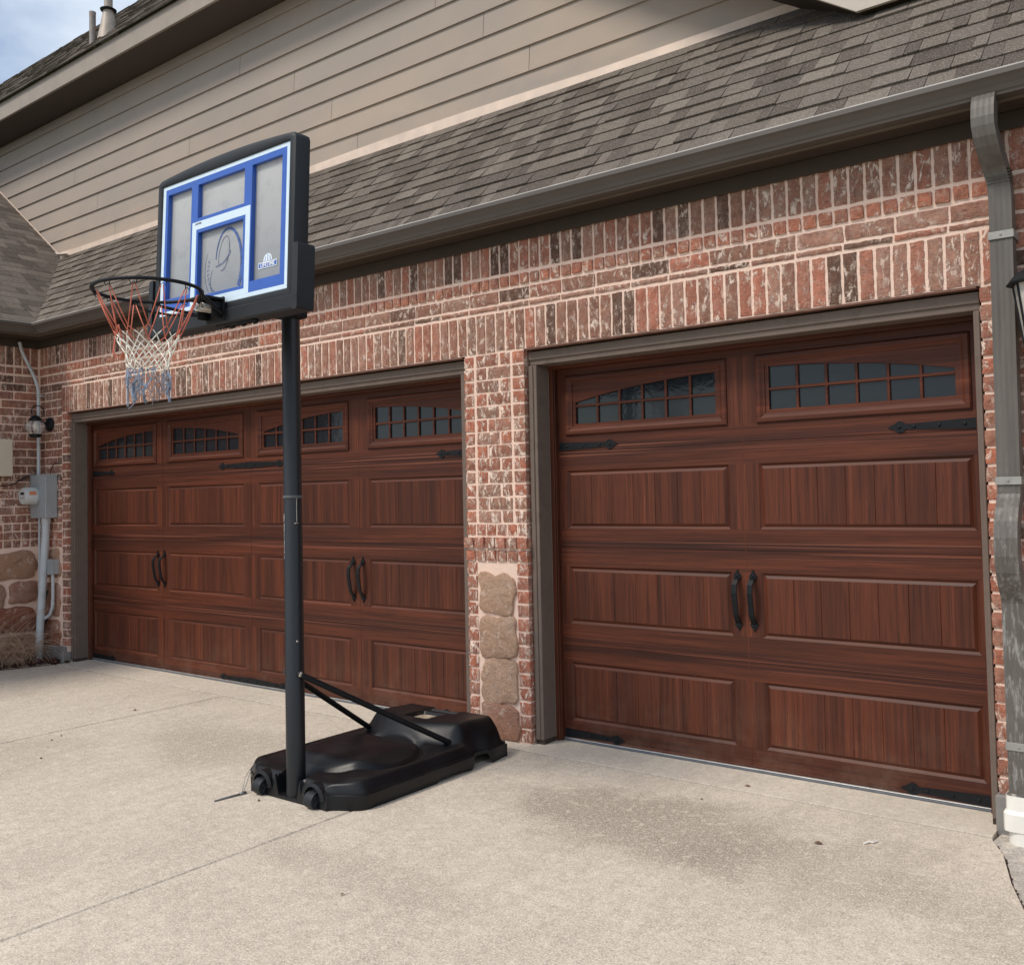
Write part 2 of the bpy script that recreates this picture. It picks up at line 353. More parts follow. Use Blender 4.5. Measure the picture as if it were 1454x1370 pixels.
M_BLUE = simple('blue_print', (.030, .110, .46), .35, var=.08, nscale=20, bump=.02)
M_WHITEP = simple('white_print', (.66, .80, .90), .35, var=.04, nscale=20, bump=.02)
def mat_frost():
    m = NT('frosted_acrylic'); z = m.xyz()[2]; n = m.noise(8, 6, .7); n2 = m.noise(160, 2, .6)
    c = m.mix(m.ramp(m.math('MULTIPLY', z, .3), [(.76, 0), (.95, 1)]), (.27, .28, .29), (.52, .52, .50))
    c = m.mix(m.ramp(n, [(.5, 0), (.75, .35)]), c, (.16, .17, .19)); c = m.mix(m.math('MULTIPLY', n2, .12), c, (.25, .25, .24))
    m.P(col=c, rough=.25, spec=.6); return m.mat
M_FROST = mat_frost()
M_RED = simple('red_net_cord', (.62, .17, .11), .8, var=.25, nscale=30, bump=.3)
M_WHT = simple('white_net_cord', (.92, .88, .78), .8, var=.12, nscale=30, bump=.3)
M_BLU = simple('blue_net_cord', (.26, .32, .42), .8, var=.6, nscale=25, bump=.3)
M_SPRING = simple('steel_spring', (.55, .53, .48), .35, metal=.8, var=.2, nscale=40)
M_LEAF = simple('dead_leaf', (.16, .085, .045), .8, var=.4, nscale=60, bump=.3)
M_STRAW = simple('dry_stem', (.46, .31, .21), .85, var=.35, nscale=15, bump=.2)
M_SOIL = simple('bark_mulch', (.055, .030, .022), .95, var=.5, nscale=30, bump=.9, bscale=60)
M_RUST = simple('rusted_pipe', (.30, .27, .25), .6, metal=.3, var=.2, nscale=10, dirt=((.26, .09, .04), 9, 1.0))
M_LABEL = simple('orange_label', (.62, .23, .12), .5, var=.1)
M_METER = simple('meter_housing', (.56, .57, .56), .3, var=.04, nscale=8, bump=.02)
M_STEEL = simple('rusty_lintel', (.16, .075, .05), .8, var=.3, nscale=12, bump=.4)
def mat_clear():
    m = NT('clear_lantern_glass'); m.P(col=(.9, .9, .88), rough=.02, alpha=.22, spec=.8); return m.mat
M_CLEAR = mat_clear()
M_SEED = simple('seeded_lantern_glass', (.45, .43, .39), .25, var=.12, nscale=30)
M_BULB = simple('bulb_glass', (.75, .66, .55), .3, var=.05)
M_MINT = simple('steel_cable', (.20, .20, .20), .4, metal=.7, var=.2)

# ================================================================== SETTING
def slab(mb, x0, x1, y0, y1, top=0.0, th=.12, g=.005, nseg=24):
    # concrete panel with slightly rounded, uneven arrises
    e = .010
    mb.prism([(x0+g, y0+g), (x1-g, y0+g), (x1-g, y1-g), (x0+g, y1-g)], lambda u, v, d: (u, v, d), top-th, top-e)
    vs = [(x0+g, y0+g, top-e), (x1-g, y0+g, top-e), (x1-g, y1-g, top-e), (x0+g, y1-g, top-e),
          (x0+g+e, y0+g+e, top), (x1-g-e, y0+g+e, top), (x1-g-e, y1-g-e, top), (x0+g+e, y1-g-e, top)]
    mb.add(vs, [(4,5,6,7), (0,1,5,4), (1,2,6,5), (2,3,7,6), (3,0,4,7)])
g = MB(); g.add([(-400,-400,-.13), (400,-400,-.13), (400,400,-.13), (-400,400,-.13)], [(0,1,2,3)])
tag(g.build('ground', simple('lawn_soil', (.10, .11, .05), .95, var=.4, nscale=3, bump=.8, bscale=30)), kind='structure')
d = MB()
XL, XR = -5.66, 2.60
JY = -.125
xs = [-9.2, -5.86, -2.94, -.02]
for a, b in ((-5.86, -2.94), (-2.94, -.02)):
    for y0, y1 in ((-3.6, JY), (-7.2, -3.6), (-12, -7.2)): slab(d, a, b, y0, y1)
for y0, y1 in ((-3.6, -1.55), (-7.2, -3.6), (-12, -7.2)): slab(d, -9.2, -5.86, y0, y1)
# right-hand panel follows the flared edge
edge = [(2.60, JY-.005), (2.682, -.30), (2.765, -.585), (2.845, -.8), (2.91, -.99), (3.06, -1.6), (3.3, -3.6)]
for (y0, y1, pts) in ((-3.6, JY, edge),):
    poly = [(-.015, y0), (3.29, y0)]+[(x-.004, y) for x, y in edge[::-1][1:]]+[(-.015, JY-.006)]
    d.prism(poly, lambda u, v, t: (u, v, t), -.12, 0)
slab(d, -.02, 3.6, -7.2, -3.6); slab(d, -.02, 3.9, -12, -7.2)
# left edge wedge beside the planting bed
d.prism([(-5.865, -1.545), (-5.865, -.98), (-5.64, -.15), (-5.64, -.13), (-5.855, -.9), (-5.855, -1.545)], lambda u, v, t: (u, v, t), -.12, -.001)
d.prism([(-9.2, -1.545), (-5.87, -1.545), (-5.87, -1.0), (-6.4, -1.4)], lambda u, v, t: (u, v, t), -.12, -.0015)
tag(d.build('driveway', M_CONC), kind='structure')
a = MB(); a.bbox(XL, XR, JY+.009, .34, -.12, .003, .002); a.box(-5.63, XL, JY+.004, -.002, -.12, .003)
tag(a.build('garage_apron', M_APRON), kind='structure')
wk = MB(); wk.prism([(x+.005, y) for x, y in edge]+[(7, -3.6), (7, .0), (2.62, .0)], lambda u, v, t: (u, v, t), -.12, -.012)
tag(wk.build('walkway', M_WALK), kind='structure')
# dirt seam in the expansion joint
sj = MB()
for i in range(len(edge)-1):
    (x0, y0), (x1, y1) = edge[i], edge[i+1]
    for k in range(14):
        t = (k+rnd.random())/14; x = x0+(x1-x0)*t; y = y0+(y1-y0)*t; r = rnd.uniform(.002, .0055)
        sj.lathe([(r*.3, -.012), (r, -.006), (r*.8, .001), (r*.2, .004)], (x+rnd.uniform(-.004, .006), y, -.008), n=5)
tag(sj.build('joint_grit', M_SOIL), kind='stuff')
# planting bed
bed = MB()
def bedf(u, v):
    x = -6.9+u*1.30; y = -3.2+v*3.2
    return (x, y, -.035+.05*noise.noise(Vector((x*6, y*6, 0)))+.02*noise.noise(Vector((x*25, y*25, 3))))
bed.grid(bedf, 60, 130)
tag(bed.build('planting_bed', M_SOIL), kind='structure')
ml = MB()
for i in range(1500):
    x = rnd.uniform(-6.2, -5.72); y = rnd.uniform(-1.3, -.01)
    if x > -5.66-(-y-.1)*.22-.05: continue
    L_ = rnd.uniform(.012, .045); a_ = rnd.uniform(0, 6.28); w_ = L_*rnd.uniform(.25, .6); z = rnd.uniform(-.03, .035)
    c_, s_ = math.cos(a_), math.sin(a_); t1, t2 = rnd.uniform(-.015, .015), rnd.uniform(-.012, .02)
    k = rnd.uniform(.4, 1.6)
    ml.add([(x-c_*L_, y-s_*L_, z), (x-s_*w_, y+c_*w_, z+t1+.008), (x+c_*L_, y+s_*L_, z+t2), (x+s_*w_, y-c_*w_, z+.004)], [(0,1,2,3)], 0, (.12*k, .048*k, .03*k))
mm = NT('leaf_litter'); mm.P(col=mm.tone(), rough=.85)
tag(ml.build('leaf_litter', mm.mat, fix=False), kind='stuff')
eb = MB(); pts = [(-5.62, -.10), (-5.80, -.62), (-6.0, -1.05), (-6.4, -1.42), (-6.9, -1.6)]
eb.sweep([(x-.02, y, .0) for x, y in pts], [(-.012, -.08), (.012, -.08), (.012, .004), (-.012, .004)], upv=(0,0,1))
eb.box(-5.95, -5.60, -.035, -.012, -.08, .022)
tag(eb.build('edging_board', simple('dark_edging_wood', (.035, .022, .016), .85, var=.4, nscale=20)), 'dark timber edging along the planting bed at left', 'edging')

# ================================================================== HOUSE
H = thing('house', (-1.5, 0, 0), 'brown brick house with two wood-look garage doors and grey shingle roof', 'house')
XW = -6.22
ZO = 2.415
def tone_brick(kind):
    r = rnd.random()
    if kind == 'header': base = rnd.choice([(.40, .155, .10), (.36, .135, .09), (.44, .18, .12), (.33, .16, .115)])
    elif kind == 'jamb': base = rnd.choice([(.42, .145, .09), (.38, .13, .085), (.30, .13, .095), (.34, .17, .125)])
    elif kind == 'side': base = rnd.choice([(.30, .135, .095), (.25, .12, .088), (.34, .145, .10), (.20, .11, .085), (.29, .17, .13)])
    else: base = rnd.choice([(.33, .145, .105), (.28, .148, .112), (.38, .15, .105), (.27, .17, .135), (.33, .195, .155), (.23, .13, .10)])
    if r < .085 and kind != 'header' and kind != 'jamb': base = (.052, .040, .034)
    elif r < .14 and kind not in ('header', 'jamb'): base = (.10, .075, .06)
    k = rnd.uniform(1.0, 1.4)
    return tuple(min(1, c*k*q_) for c, q_ in zip(base, (1.08, 1.0, .94)))
def brick(mb, u0, u1, v0, v1, fn, depth=.10, kind='stretch', proud=0.0, joint=.013):
    """fn(u, v, d): d grows out of the wall"""
    j = joint/2; u0 += j; u1 -= j; v0 += j; v1 -= j
    du, dv = u1-u0, v1-v0; nu = max(3, round(du/.022)); nv = max(3, round(dv/.022))
    t = tone_brick(kind); pr = proud+rnd.uniform(-.0015, .0025); b = .0035
    sk = rnd.uniform(-.0018, .0018); sv = rnd.uniform(-.0015, .0015)
    vs = []
    for jj in range(nv+1):
        for ii in range(nu+1):
            a, c = ii/nu, jj/nv; u = u0+a*du+sk*(c-.5); v = v0+c*dv+sv*(a-.5); e = (ii in (0, nu)) or (jj in (0, nv))
            if e:
                u += rnd.uniform(-.0022, .0022); v += rnd.uniform(-.0022, .0022)
            elif True:
                pass
            dd = pr+(-.0035+rnd.uniform(-.001, .001) if e else rnd.uniform(-.0008, .0008))
            vs.append(fn(u, v, dd))
    nb = len(vs)
    fs = [(jj*(nu+1)+ii, jj*(nu+1)+ii+1, (jj+1)*(nu+1)+ii+1, (jj+1)*(nu+1)+ii) for jj in range(nv) for ii in range(nu)]
    rim = [i for i in range(nu+1)]+[jj*(nu+1)+nu for jj in range(1, nv+1)]+[nv*(nu+1)+i for i in range(nu-1, -1, -1)]+[jj*(nu+1) for jj in range(nv-1, 0, -1)]
    co = []
    for i in rim:
        a, c = (i % (nu+1))/nu, (i//(nu+1))/nv
        co.append(fn(u0+a*du, v0+c*dv, pr-depth))
    n = len(rim); vs += co
    fs += [(rim[k], nb+k, nb+(k+1) % n, rim[(k+1) % n]) for k in range(n)]
    mb.add(vs, fs, 0, t)
FA = lambda u, v, d: (u, -d, v)               # main facade (faces -Y)
LW = lambda u, v, d: (XW+d, u, v)             # left wing wall (faces +X)
bw = MB()
SP = .0795
def soldiers(mb, x0, x1, z0, z1, fn, kind='soldier', proud=0, w=SP):
    n = max(1, round((x1-x0)/w)); w = (x1-x0)/n
    for i in range(n): brick(mb, x0+i*w, x0+(i+1)*w, z0+rnd.uniform(-.001, .001), z1, fn, kind=kind, proud=proud, joint=.016)
def stretch(mb, x0, x1, z0, z1, fn, off=0, L_=.2445, kind='stretch', proud=0):
    x = x0-off
    while x < x1-.02:
        a, b = max(x, x0), min(x+L_, x1)
        if b-a > .03: brick(mb, a, b, z0, z1, fn, kind=kind, proud=proud, joint=.013)
        x += L_
def courses(mb, x0, x1, z0, z1, fn, kind='stretch', ph=0):
    n = max(1, round((z1-z0)/.0795)); h = (z1-z0)/n
    for i in range(n): stretch(mb, x0, x1, z0+i*h, z0+(i+1)*h, fn, off=(ph+i) % 2*.122+.02, kind=kind)
XE = 5.2
soldiers(bw, XW+.01, XE, 2.900, 3.115, FA)
soldiers(bw, XW+.01, XE, 2.815, 2.893, FA, 'header', .006)
stretch(bw, XW+.01, XE, 2.722, 2.806, FA, off=.1)
stretch(bw, -5.78, 2.70, 2.678, 2.716, FA, off=.05)
soldiers(bw, -5.78, 2.70, ZO+.002, 2.672, FA, w=.0795)
# right pier and beyond
ZF = .15
nJ = 28; hJ = (ZO-ZF)/nJ
for i in range(nJ):
    z0 = ZF+i*hJ
    brick(bw, XR, XR+.105, z0, z0+hJ, FA, kind='jamb', joint=.015)
courses(bw, XR+.105, XE, ZF, 2.716, FA, ph=1)
# left piece: corner to -5.78, jamb column -5.78..-5.66
courses(bw, XW+.01, -5.765, 1.34, 2.716, FA, kind='side')
for i in range(nJ): brick(bw, -5.765, XL, ZF+i*hJ, ZF+(i+1)*hJ, FA, kind='side' if i % 3 else 'jamb', joint=.015)
for k in range(3): soldiers(bw, XW+.01, -5.765, 1.10+.08*k, 1.18+.08*k, FA, 'header', .008 if k == 1 else 0, w=.088)
# middle pier
P0, P1 = -.506, 0.0
for i in range(round((ZO-1.345)/.0795)):
    n_ = round((ZO-1.345)/.0795); h_ = (ZO-1.345)/n_; z0 = 1.345+i*h_
    brick(bw, P0, P0+.092, z0, z0+h_, FA, kind='jamb', joint=.016)
    brick(bw, P1-.105, P1, z0, z0+h_, FA, kind='jamb', joint=.016)
    a0, a1 = P0+.104, P1-.115
    if i % 2: brick(bw, a0, a0+.09, z0, z0+h_, FA, kind='jamb'); brick(bw, a0+.095, a1, z0, z0+h_, FA, kind='stretch')
    else: brick(bw, a0, a0+.19, z0, z0+h_, FA, kind='stretch'); brick(bw, a0+.20, a1, z0, z0+h_, FA, kind='jamb')
for k in range(3):
    pr = (.006, .018, 0)[k]; e_ = (.004, .012, 0)[k]
    soldiers(bw, P0-e_, P1+e_*.5, 1.10+.0815*k, 1.10+.0815*(k+1), FA, 'jamb', pr, w=.086)
nl = 13; hl = 1.095/nl
for i in range(nl):
    for a_, b_ in ((P0, P0+.092), (P1-.100, P1)): brick(bw, a_, b_, i*hl+.005, (i+1)*hl+.005, FA, kind='jamb', joint=.014)
bw.build('brick_wall', M_BRICK, H, fix=False)
# left wing wall bricks
lw = MB(); YE = -3.4
soldiers(lw, YE, -.005, 2.900, 3.12, LW, 'side'); soldiers(lw, YE, -.005, 2.815, 2.893, LW, 'side', .005)
courses(lw, YE, -.005, 1.345, 2.806, LW, kind='side', ph=1)
for k in range(3): soldiers(lw, YE, -.005, 1.10+.0815*k, 1.10+.0815*(k+1), LW, 'side', (0, .012, 0)[k], w=.084)
lw.build('brick_wall', M_BRICK, H, fix=False, label='darker brick side wall at the left with a stone base')
# mortar bed
mo = MB(); YM = .0072
def mbox(x0, x1, z0, z1): mo.box(x0, x1, YM, .30, z0, z1)
mbox(XW-.05, XE, ZO+.004, 3.15); mbox(XW-.05, XL-.013, -.1, ZO+.004); mbox(P0+.013, P1-.013, -.01, ZO+.004); mbox(XR+.013, XE, .0, ZO+.004)
mo.box(XW-.3, XW-YM, YE, .3, -.1, 3.15)
# jamb reveals: bricks show .1 deep sides
mo.build('mortar', M_MORTAR, H)
# stones
def stone(mb, u0, u1, v0, v1, fn, tone, proud=.012, seed=0, smoothf=False):
    n = 44; cu, cv = (u0+u1)/2, (v0+v1)/2; hu, hv = (u1-u0)/2, (v1-v0)/2
    rings = []
    for (k, dz) in ((1.0, -.03), (1.0, -.004), (.985, proud*.5), (.93, proud*.8), (.6, proud*.85), (.25, proud*.9)):
        r_ = []
        for i in range(n):
            a = 2*math.pi*i/n; c, s_ = math.cos(a), math.sin(a); p = 5.5
            q = (abs(c)**p+abs(s_)**p)**(-1/p)
            q *= 1+.17*noise.noise(Vector((c*1.6+seed, s_*1.6, seed*3)))*1.4+.05*noise.noise(Vector((c*6+seed, s_*6, seed)))
            u, v = cu+hu*q*c*k, cv+hv*q*s_*k
            dd = dz+(.005 if dz > 0 else 0)*noise.noise(Vector((u*30+seed, v*30, 1)))*2
            r_.append(fn(u, v, dd))
        rings.append(r_)
    vs = [p for r_ in rings for p in r_]+[fn(cu, cv, proud*1.1)]
    fs = [(i*n+j, i*n+(j+1) % n, (i+1)*n+(j+1) % n, (i+1)*n+j) for i in range(len(rings)-1) for j in range(n)]
    fs += [((len(rings)-1)*n+j, (len(rings)-1)*n+(j+1) % n, len(vs)-1) for j in range(n)]
    mb.add(vs, fs, 0, tone)
stn = MB()
for k, (z0, z1, tn) in enumerate(((.785, 1.02, (.52, .375, .275)), (.515, .755, (.50, .36, .265)), (.245, .485, (.54, .40, .30)), (.01, .215, (.40, .235, .175)))):
    stone(stn, P0+.100+.004*k, P1-.106+.004*(k % 2), z0-.014, z1+.014, FA, tn, .014, k+2.2)
stn.build('stone_base', M_STONE, H, smooth=True, label='pale stone panel in the middle pier'); stn = MB()
stone(stn, XW+.03, -5.80, .80, 1.08, FA, (.42, .27, .19), .01, 7); stone(stn, XW+.03, -5.80, .42, .77, FA, (.38, .22, .16), .01, 8); stone(stn, XW+.02, -5.80, .14, .39, FA, (.30, .12, .075), .01, 9)
stn.build('stone_base', M_STONE, H, smooth=True); stn = MB()
for k, (y0, y1, z0, z1, tn) in enumerate(((-.56, -.03, .79, 1.075, (.42, .26, .18)), (-.29, -.02, .56, .77, (.36, .20, .15)), (-.60, -.33, .50, .76, (.40, .27, .20)),
        (-.50, -.02, .27, .53, (.28, .10, .062)), (-.40, -.02, .02, .25, (.33, .19, .14)), (-.95, -.60, .55, 1.07, (.36, .24, .18)), (-.95, -.54, .1, .48, (.35, .2, .15)), (-.53, -.42, .0, .25, (.38, .24, .18)),
        (-1.5, -1.0, .6, 1.07, (.4, .26, .18)), (-1.45, -1.0, .1, .55, (.34, .16, .1)), (-2.1, -1.55, .5, 1.07, (.4, .28, .2)), (-2.1, -1.5, .05, .45, (.38, .24, .18)), (-2.7, -2.15, .1, 1.07, (.36, .22, .16)), (-3.3, -2.75, .1, 1.07, (.4, .27, .2)))):
    stone(stn, y0, y1, z0, z1, LW, tn, .022, k*1.7+20)
stn.build('stone_base', M_STONE, H, smooth=True)
fo = MB(); fo.bbox(XW+.012, -5.685, -.025, .04, -.12, .145, .006); fo.bbox(-5.70, XL+.012, -.05, .03, -.12, .10, .006); fo.build('foundation', M_FOUND, H)
fo = MB(); fo.bbox(XR-.004, XE, -.022, .04, -.12, .155, .006); fo.build('foundation', M_FOUND, H)
# lintels
for xa_, xb_ in ((XL, P0), (P1, XR)):
    li = MB(); li.box(xa_+.004, xb_-.004, -.004, .09, ZO-.008, ZO+.001); li.build('lintel', M_STEEL, H)

M_ROT = simple('rotten_wood', (.05, .035, .026), .9, var=.4)
# ---------------- garage doors
YD = .21
def garage(x0, x1, dx0, dx1, panels, arches, hinges, handles, label, trimlabel, seams):
    """x0,x1 brick opening; dx0,dx1 door edges; panels list of (a,b)"""
    t = MB()
    TW = {1: .058, -1: .031 if x1 > 0 else .058}
    for (s_, xa) in ((1, x0), (-1, x1)):
        tw = TW[s_]
        t.bbox(xa+.002*s_, xa+tw*s_, .040, .168, .030, 2.312, .003)
        t.bbox(xa+.002*s_, xa+tw*.6*s_, .032, .0395, .030, 2.312, .003)
    t.bbox(x0+.002, x1-.002, .046, .160, 2.314, 2.398, .003)
    t.bbox(x0+.002, x1-.002, .036, .0455, 2.345, 2.398, .003)
    tr = t.build('door_trim', M_JAMB, H, label=trimlabel)
    for xa_, xb_ in ((x0+.004, x0+TW[1]), (x1-.004, x1-TW[-1])):
        b = MB(); b.box(xa_, xb_, .045, .166, .0, .0295); b.build('trim_foot', M_ROT, tr)
    dm = MB()
    # stop mouldings
    for (s_, xa) in ((1, x0), (-1, x1)):
        tw = TW[s_]
        dm.bbox(xa+(tw-.004)*s_, xa+(tw+.026)*s_, .169, .205, .004, 2.30, .003, 0)
        dm.bbox(xa+(tw+.0262)*s_, xa+(tw+.034)*s_, .180, .205, .004, 2.30, .002, 0)
    dm.bbox(x0+.01, x1-.01, .1605, .200, 2.292, 2.40, .003, 1)
    dst = dm.build('door_stop', [M_WV, M_WH], H)
    # door leaf: rails and stiles as flat strips around openings, with V-moulded panels
    D = MB(); top = 2.40
    rows = [(.130, .487), (.722, 1.072), (1.305, 1.662)]
    def q(xa, xb, za, zb, y=YD, mi=1): D.add([(xa,y,za),(xb,y,za),(xb,y,zb),(xa,y,zb)], [(0,1,2,3)], mi)
    zs = [.012]
    for r_ in rows: zs += [r_[0], r_[1]]
    # horizontal rails, split at the section seams with a V joint
    def rail(za, zb):
        for sm in (.590, 1.190, 1.782):
            if za < sm < zb:
                q(dx0, dx1, za, sm-.0012); q(dx0, dx1, sm+.0012, zb)
                D.add([(dx0,YD,sm-.0012),(dx1,YD,sm-.0012),(dx1,YD+.004,sm),(dx0,YD+.004,sm)], [(0,1,2,3)], 1)
                D.add([(dx0,YD+.004,sm),(dx1,YD+.004,sm),(dx1,YD,sm+.0012),(dx0,YD,sm+.0012)], [(0,1,2,3)], 1)
                return
        q(dx0, dx1, za, zb)
    rail(.012, rows[0][0]); rail(rows[0][1], rows[1][0]); rail(rows[1][1], rows[2][0]); rail(rows[2][1], 1.876); q(dx0, dx1, 2.250, top)
    xsx = [dx0]+[v for p_ in panels for v in p_]+[dx1]
    for za, zb in rows+[(1.876, 2.250)]:
        for i in range(0, len(xsx), 2): q(xsx[i], xsx[i+1], za, zb, mi=0)
    for za, zb in rows:
        for (a, b) in panels:
            w1, w2, dp = .014, .030, .011
            def ring(o1, y1, o2, y2, m4):
                A = [(a+o1,y1,za+o1),(b-o1,y1,za+o1),(b-o1,y1,zb-o1),(a+o1,y1,zb-o1)]; B = [(a+o2,y2,za+o2),(b-o2,y2,za+o2),(b-o2,y2,zb-o2),(a+o2,y2,zb-o2)]
                D.add(A+B, [(0,1,5,4)], 1); D.add(A+B, [(1,2,6,5)], 0); D.add(A+B, [(2,3,7,6)], 1); D.add(A+B, [(3,0,4,7)], 0)
            ring(0, YD, w1, YD+dp, 0); ring(w1, YD+dp, w2, YD+.0015, 0)
            fa, fb, f0, f1 = a+w2, b-w2, za+w2, zb-w2
            npl = 7; xx = fa; cuts = [fa+(fb-fa)*(k+1)/npl for k in range(npl-1)]
            prev = fa
            for c_ in cuts+[None]:
                e_ = c_-.0024 if c_ else fb
                D.add([(prev,YD+.0015,f0),(e_,YD+.0015,f0),(e_,YD+.0015,f1),(prev,YD+.0015,f1)], [(0,1,2,3)], 0)
                if c_:
                    D.add([(c_-.0024,YD+.0015,f0),(c_,YD+.0042,f0),(c_,YD+.0042,f1),(c_-.0024,YD+.0015,f1)], [(0,1,2,3)], 0)
                    D.add([(c_,YD+.0042,f0),(c_+.0024,YD+.0015,f0),(c_+.0024,YD+.0015,f1),(c_,YD+.0042,f1)], [(0,1,2,3)], 0)
                    prev = c_+.0024
    for sx in seams: D.box(sx-.0015, sx+.0015, YD-.0012, YD, .02, 2.39, 0)
    D.box(dx0-.03, dx1+.03, YD+.028, YD+.05, 0.0, top, 0)
    D.box(dx0-.03, dx0, YD+.001, YD+.028, .012, top, 0); D.box(dx1, dx1+.03, YD+.001, YD+.028, .012, top, 0)
    door = D.build('garage_door', [M_WV, M_WH], H, label=label, fix=False)
    # windows
    for i, (a, b) in enumerate(panels):
        wa, wb = a, b; W = MB(); zb0, zt0 = 1.878, 2.247
        # outer moulding: stepped picture-frame profile
        prof = [(0, .004), (0, -.008), (.008, -.014), (.026, -.014), (.040, -.004), (.050, -.002), (.050, .030)]
        for k in range(len(prof)-1):
            (o1, y1), (o2, y2) = prof[k], prof[k+1]
            A = [(wa+o1,YD+y1,zb0+o1),(wb-o1,YD+y1,zb0+o1),(wb-o1,YD+y1,zt0-o1),(wa+o1,YD+y1,zt0-o1)]; B = [(wa+o2,YD+y2,zb0+o2),(wb-o2,YD+y2,zb0+o2),(wb-o2,YD+y2,zt0-o2),(wa+o2,YD+y2,zt0-o2)]
            for f_ in ((0,1,5,4), (1,2,6,5), (2,3,7,6), (3,0,4,7)): W.add(A+B, [f_], 0)
        ia, ib, i0, i1 = wa+.050, wb-.050, zb0+.050, zt0-.050+.012
        g0, g1 = i0+.020, i1; ga, gb = ia+.022, ib-.022
        # inner stiles and rails
        cx = arches[i]
        def az(x): return 2.182-.085*((x-cx)/1.10)**2-.015*((x-cx)/1.10)**4
        yf, yb_ = YD+.004, YD+.020
        W.box(ia, ga, yf, yb_, i0, i1, 0); W.box(gb, ib, yf, yb_, i0, i1, 0); W.box(ga, gb, yf, yb_, i0, g0, 0)
        n = 36
        for k in range(n):
            xa_, xb_ = ga+(gb-ga)*k/n, ga+(gb-ga)*(k+1)/n
            za_, zb_ = az(xa_), az(xb_)
            W.add([(xa_,yf,za_),(xb_,yf,zb_),(xb_,yf,i1),(xa_,yf,i1),(xa_,yb_,za_),(xb_,yb_,zb_)], [(0,1,2,3),(0,4,5,1)], 0)
        zm = 2.058
        W.bbox(ga, gb, yf+.001, yb_, zm-.008, zm+.008, .003)
        for k in range(1, 6):
            xm = ga+(gb-ga)*k/6
            W.bbox(xm-.008, xm+.008, yf+.0015, yb_-.001, g0-.002, az(xm)+.004, .003)
        wo_ = W.build('window', M_WF, door)
        G = MB(); G.add([(ga-.01,YD+.018,g0-.01),(gb+.01,YD+.018,g0-.01),(gb+.01,YD+.018,i1),(ga-.01,YD+.018,i1)], [(0,1,2,3)])
        G.box(ga-.01, gb+.01, YD+.0185, YD+.026, g0-.01, i1, 0)
        G.build('window_pane', M_GLASS, door)
    # strap hinges
    for (xh, dirn, ln, zc) in hinges:
        B = MB(); y0 = YD-.006
        P_ = lambda u, v, d: (xh+dirn*u, d, zc+v)
        tip = ln
        poly = [(0, -.026), (tip-.085, -.013), (tip-.078, -.022), (tip-.055, -.030), (tip-.030, -.014), (tip-.012, -.006), (tip, 0), (tip-.012, .006), (tip-.030, .014), (tip-.055, .030), (tip-.078, .022), (tip-.085, .013), (0, .026)]
        B.prism(poly, P_, y0, YD-.0005)
        for ub in (.06, ln*.42, ln*.7, ln-.055):
            B.lathe([(.009, 0), (.008, -.004), (.003, -.006)], (xh+dirn*ub, y0, zc), 'Y', 8)
        B.build('strap_hinge', M_BLACK, door)
    for xh in handles:
        B = MB(); zt, zb_ = 1.052, .785
        spade = [(0, .036), (.008, .018), (.021, .002), (.022, -.010), (.013, -.020), (-.013, -.020), (-.022, -.010), (-.021, .002), (-.008, .018)]
        B.prism(spade, lambda u, v, d: (xh+u, d, zt+v), YD-.008, YD-.0005)
        B.prism([(u, -v*.85) for u, v in spade], lambda u, v, d: (xh+u, d, zb_+v), YD-.008, YD-.0005)
        pth = [(xh, YD-.006, zt-.014), (xh, YD-.030, zt-.022), (xh, YD-.050, zt-.045), (xh, YD-.056, zt-.09), (xh, YD-.050, (zt+zb_)/2), (xh, YD-.038, zb_+.06), (xh, YD-.022, zb_+.03), (xh, YD-.006, zb_+.012)]
        B.sweep(pth, [(-.015, -.004), (.015, -.004), (.015, .004), (-.015, .004)], side=(1, 0, 0))
        for zz in (zt, zb_): B.lathe([(.007, 0), (.006, -.004), (.002, -.006)], (xh, YD-.008, zz), 'Y', 8)
        B.build('handle', M_BLACK, door)
    sl = MB(); sl.bbox(dx0, dx1, YD-.012, YD+.02, .0035, .018, .004, 0); sl.bbox(dx0, dx1, YD-.014, YD+.0, .0185, .0225, .001, 1)
    sl.build('bottom_seal', [M_SEAL, M_ALU], door)
    return door
zhs, zls = 1.812, .052
garage(P1, XR, .098, 2.556, [(.154, 1.25), (1.424, 2.514)], [1.337, 1.337],
       [(.102, 1, .43, zhs), (2.540, -1, .42, zhs), (.102, 1, .43, zls), (2.540, -1, .42, zls)], [1.285, 1.376],
       'narrower single garage door on the right', 'weathered brown timber trim round the right garage opening', [1.338])
garage(XL, P0, -5.578, -.58, [(-5.547, -4.443), (-4.255, -3.140), (-2.948, -1.846), (-1.636, -.62)], [-4.35, -4.35, -1.74, -1.74],
       [(-5.574, 1, .41, zhs), (-3.05, -1, .44, zhs), (-3.05, 1, .44, zhs), (-.585, -1, .37, zhs),
        (-5.574, 1, .41, zls-.008), (-3.05, -1, .45, zls-.008), (-3.05, 1, .45, zls-.008), (-.585, -1, .37, zls-.008)], [-4.425, -4.320, -1.811, -1.708],
       'wide double garage door on the left, behind the basketball hoop', 'brown timber trim round the wide left garage opening', [-4.35, -3.045, -1.742])

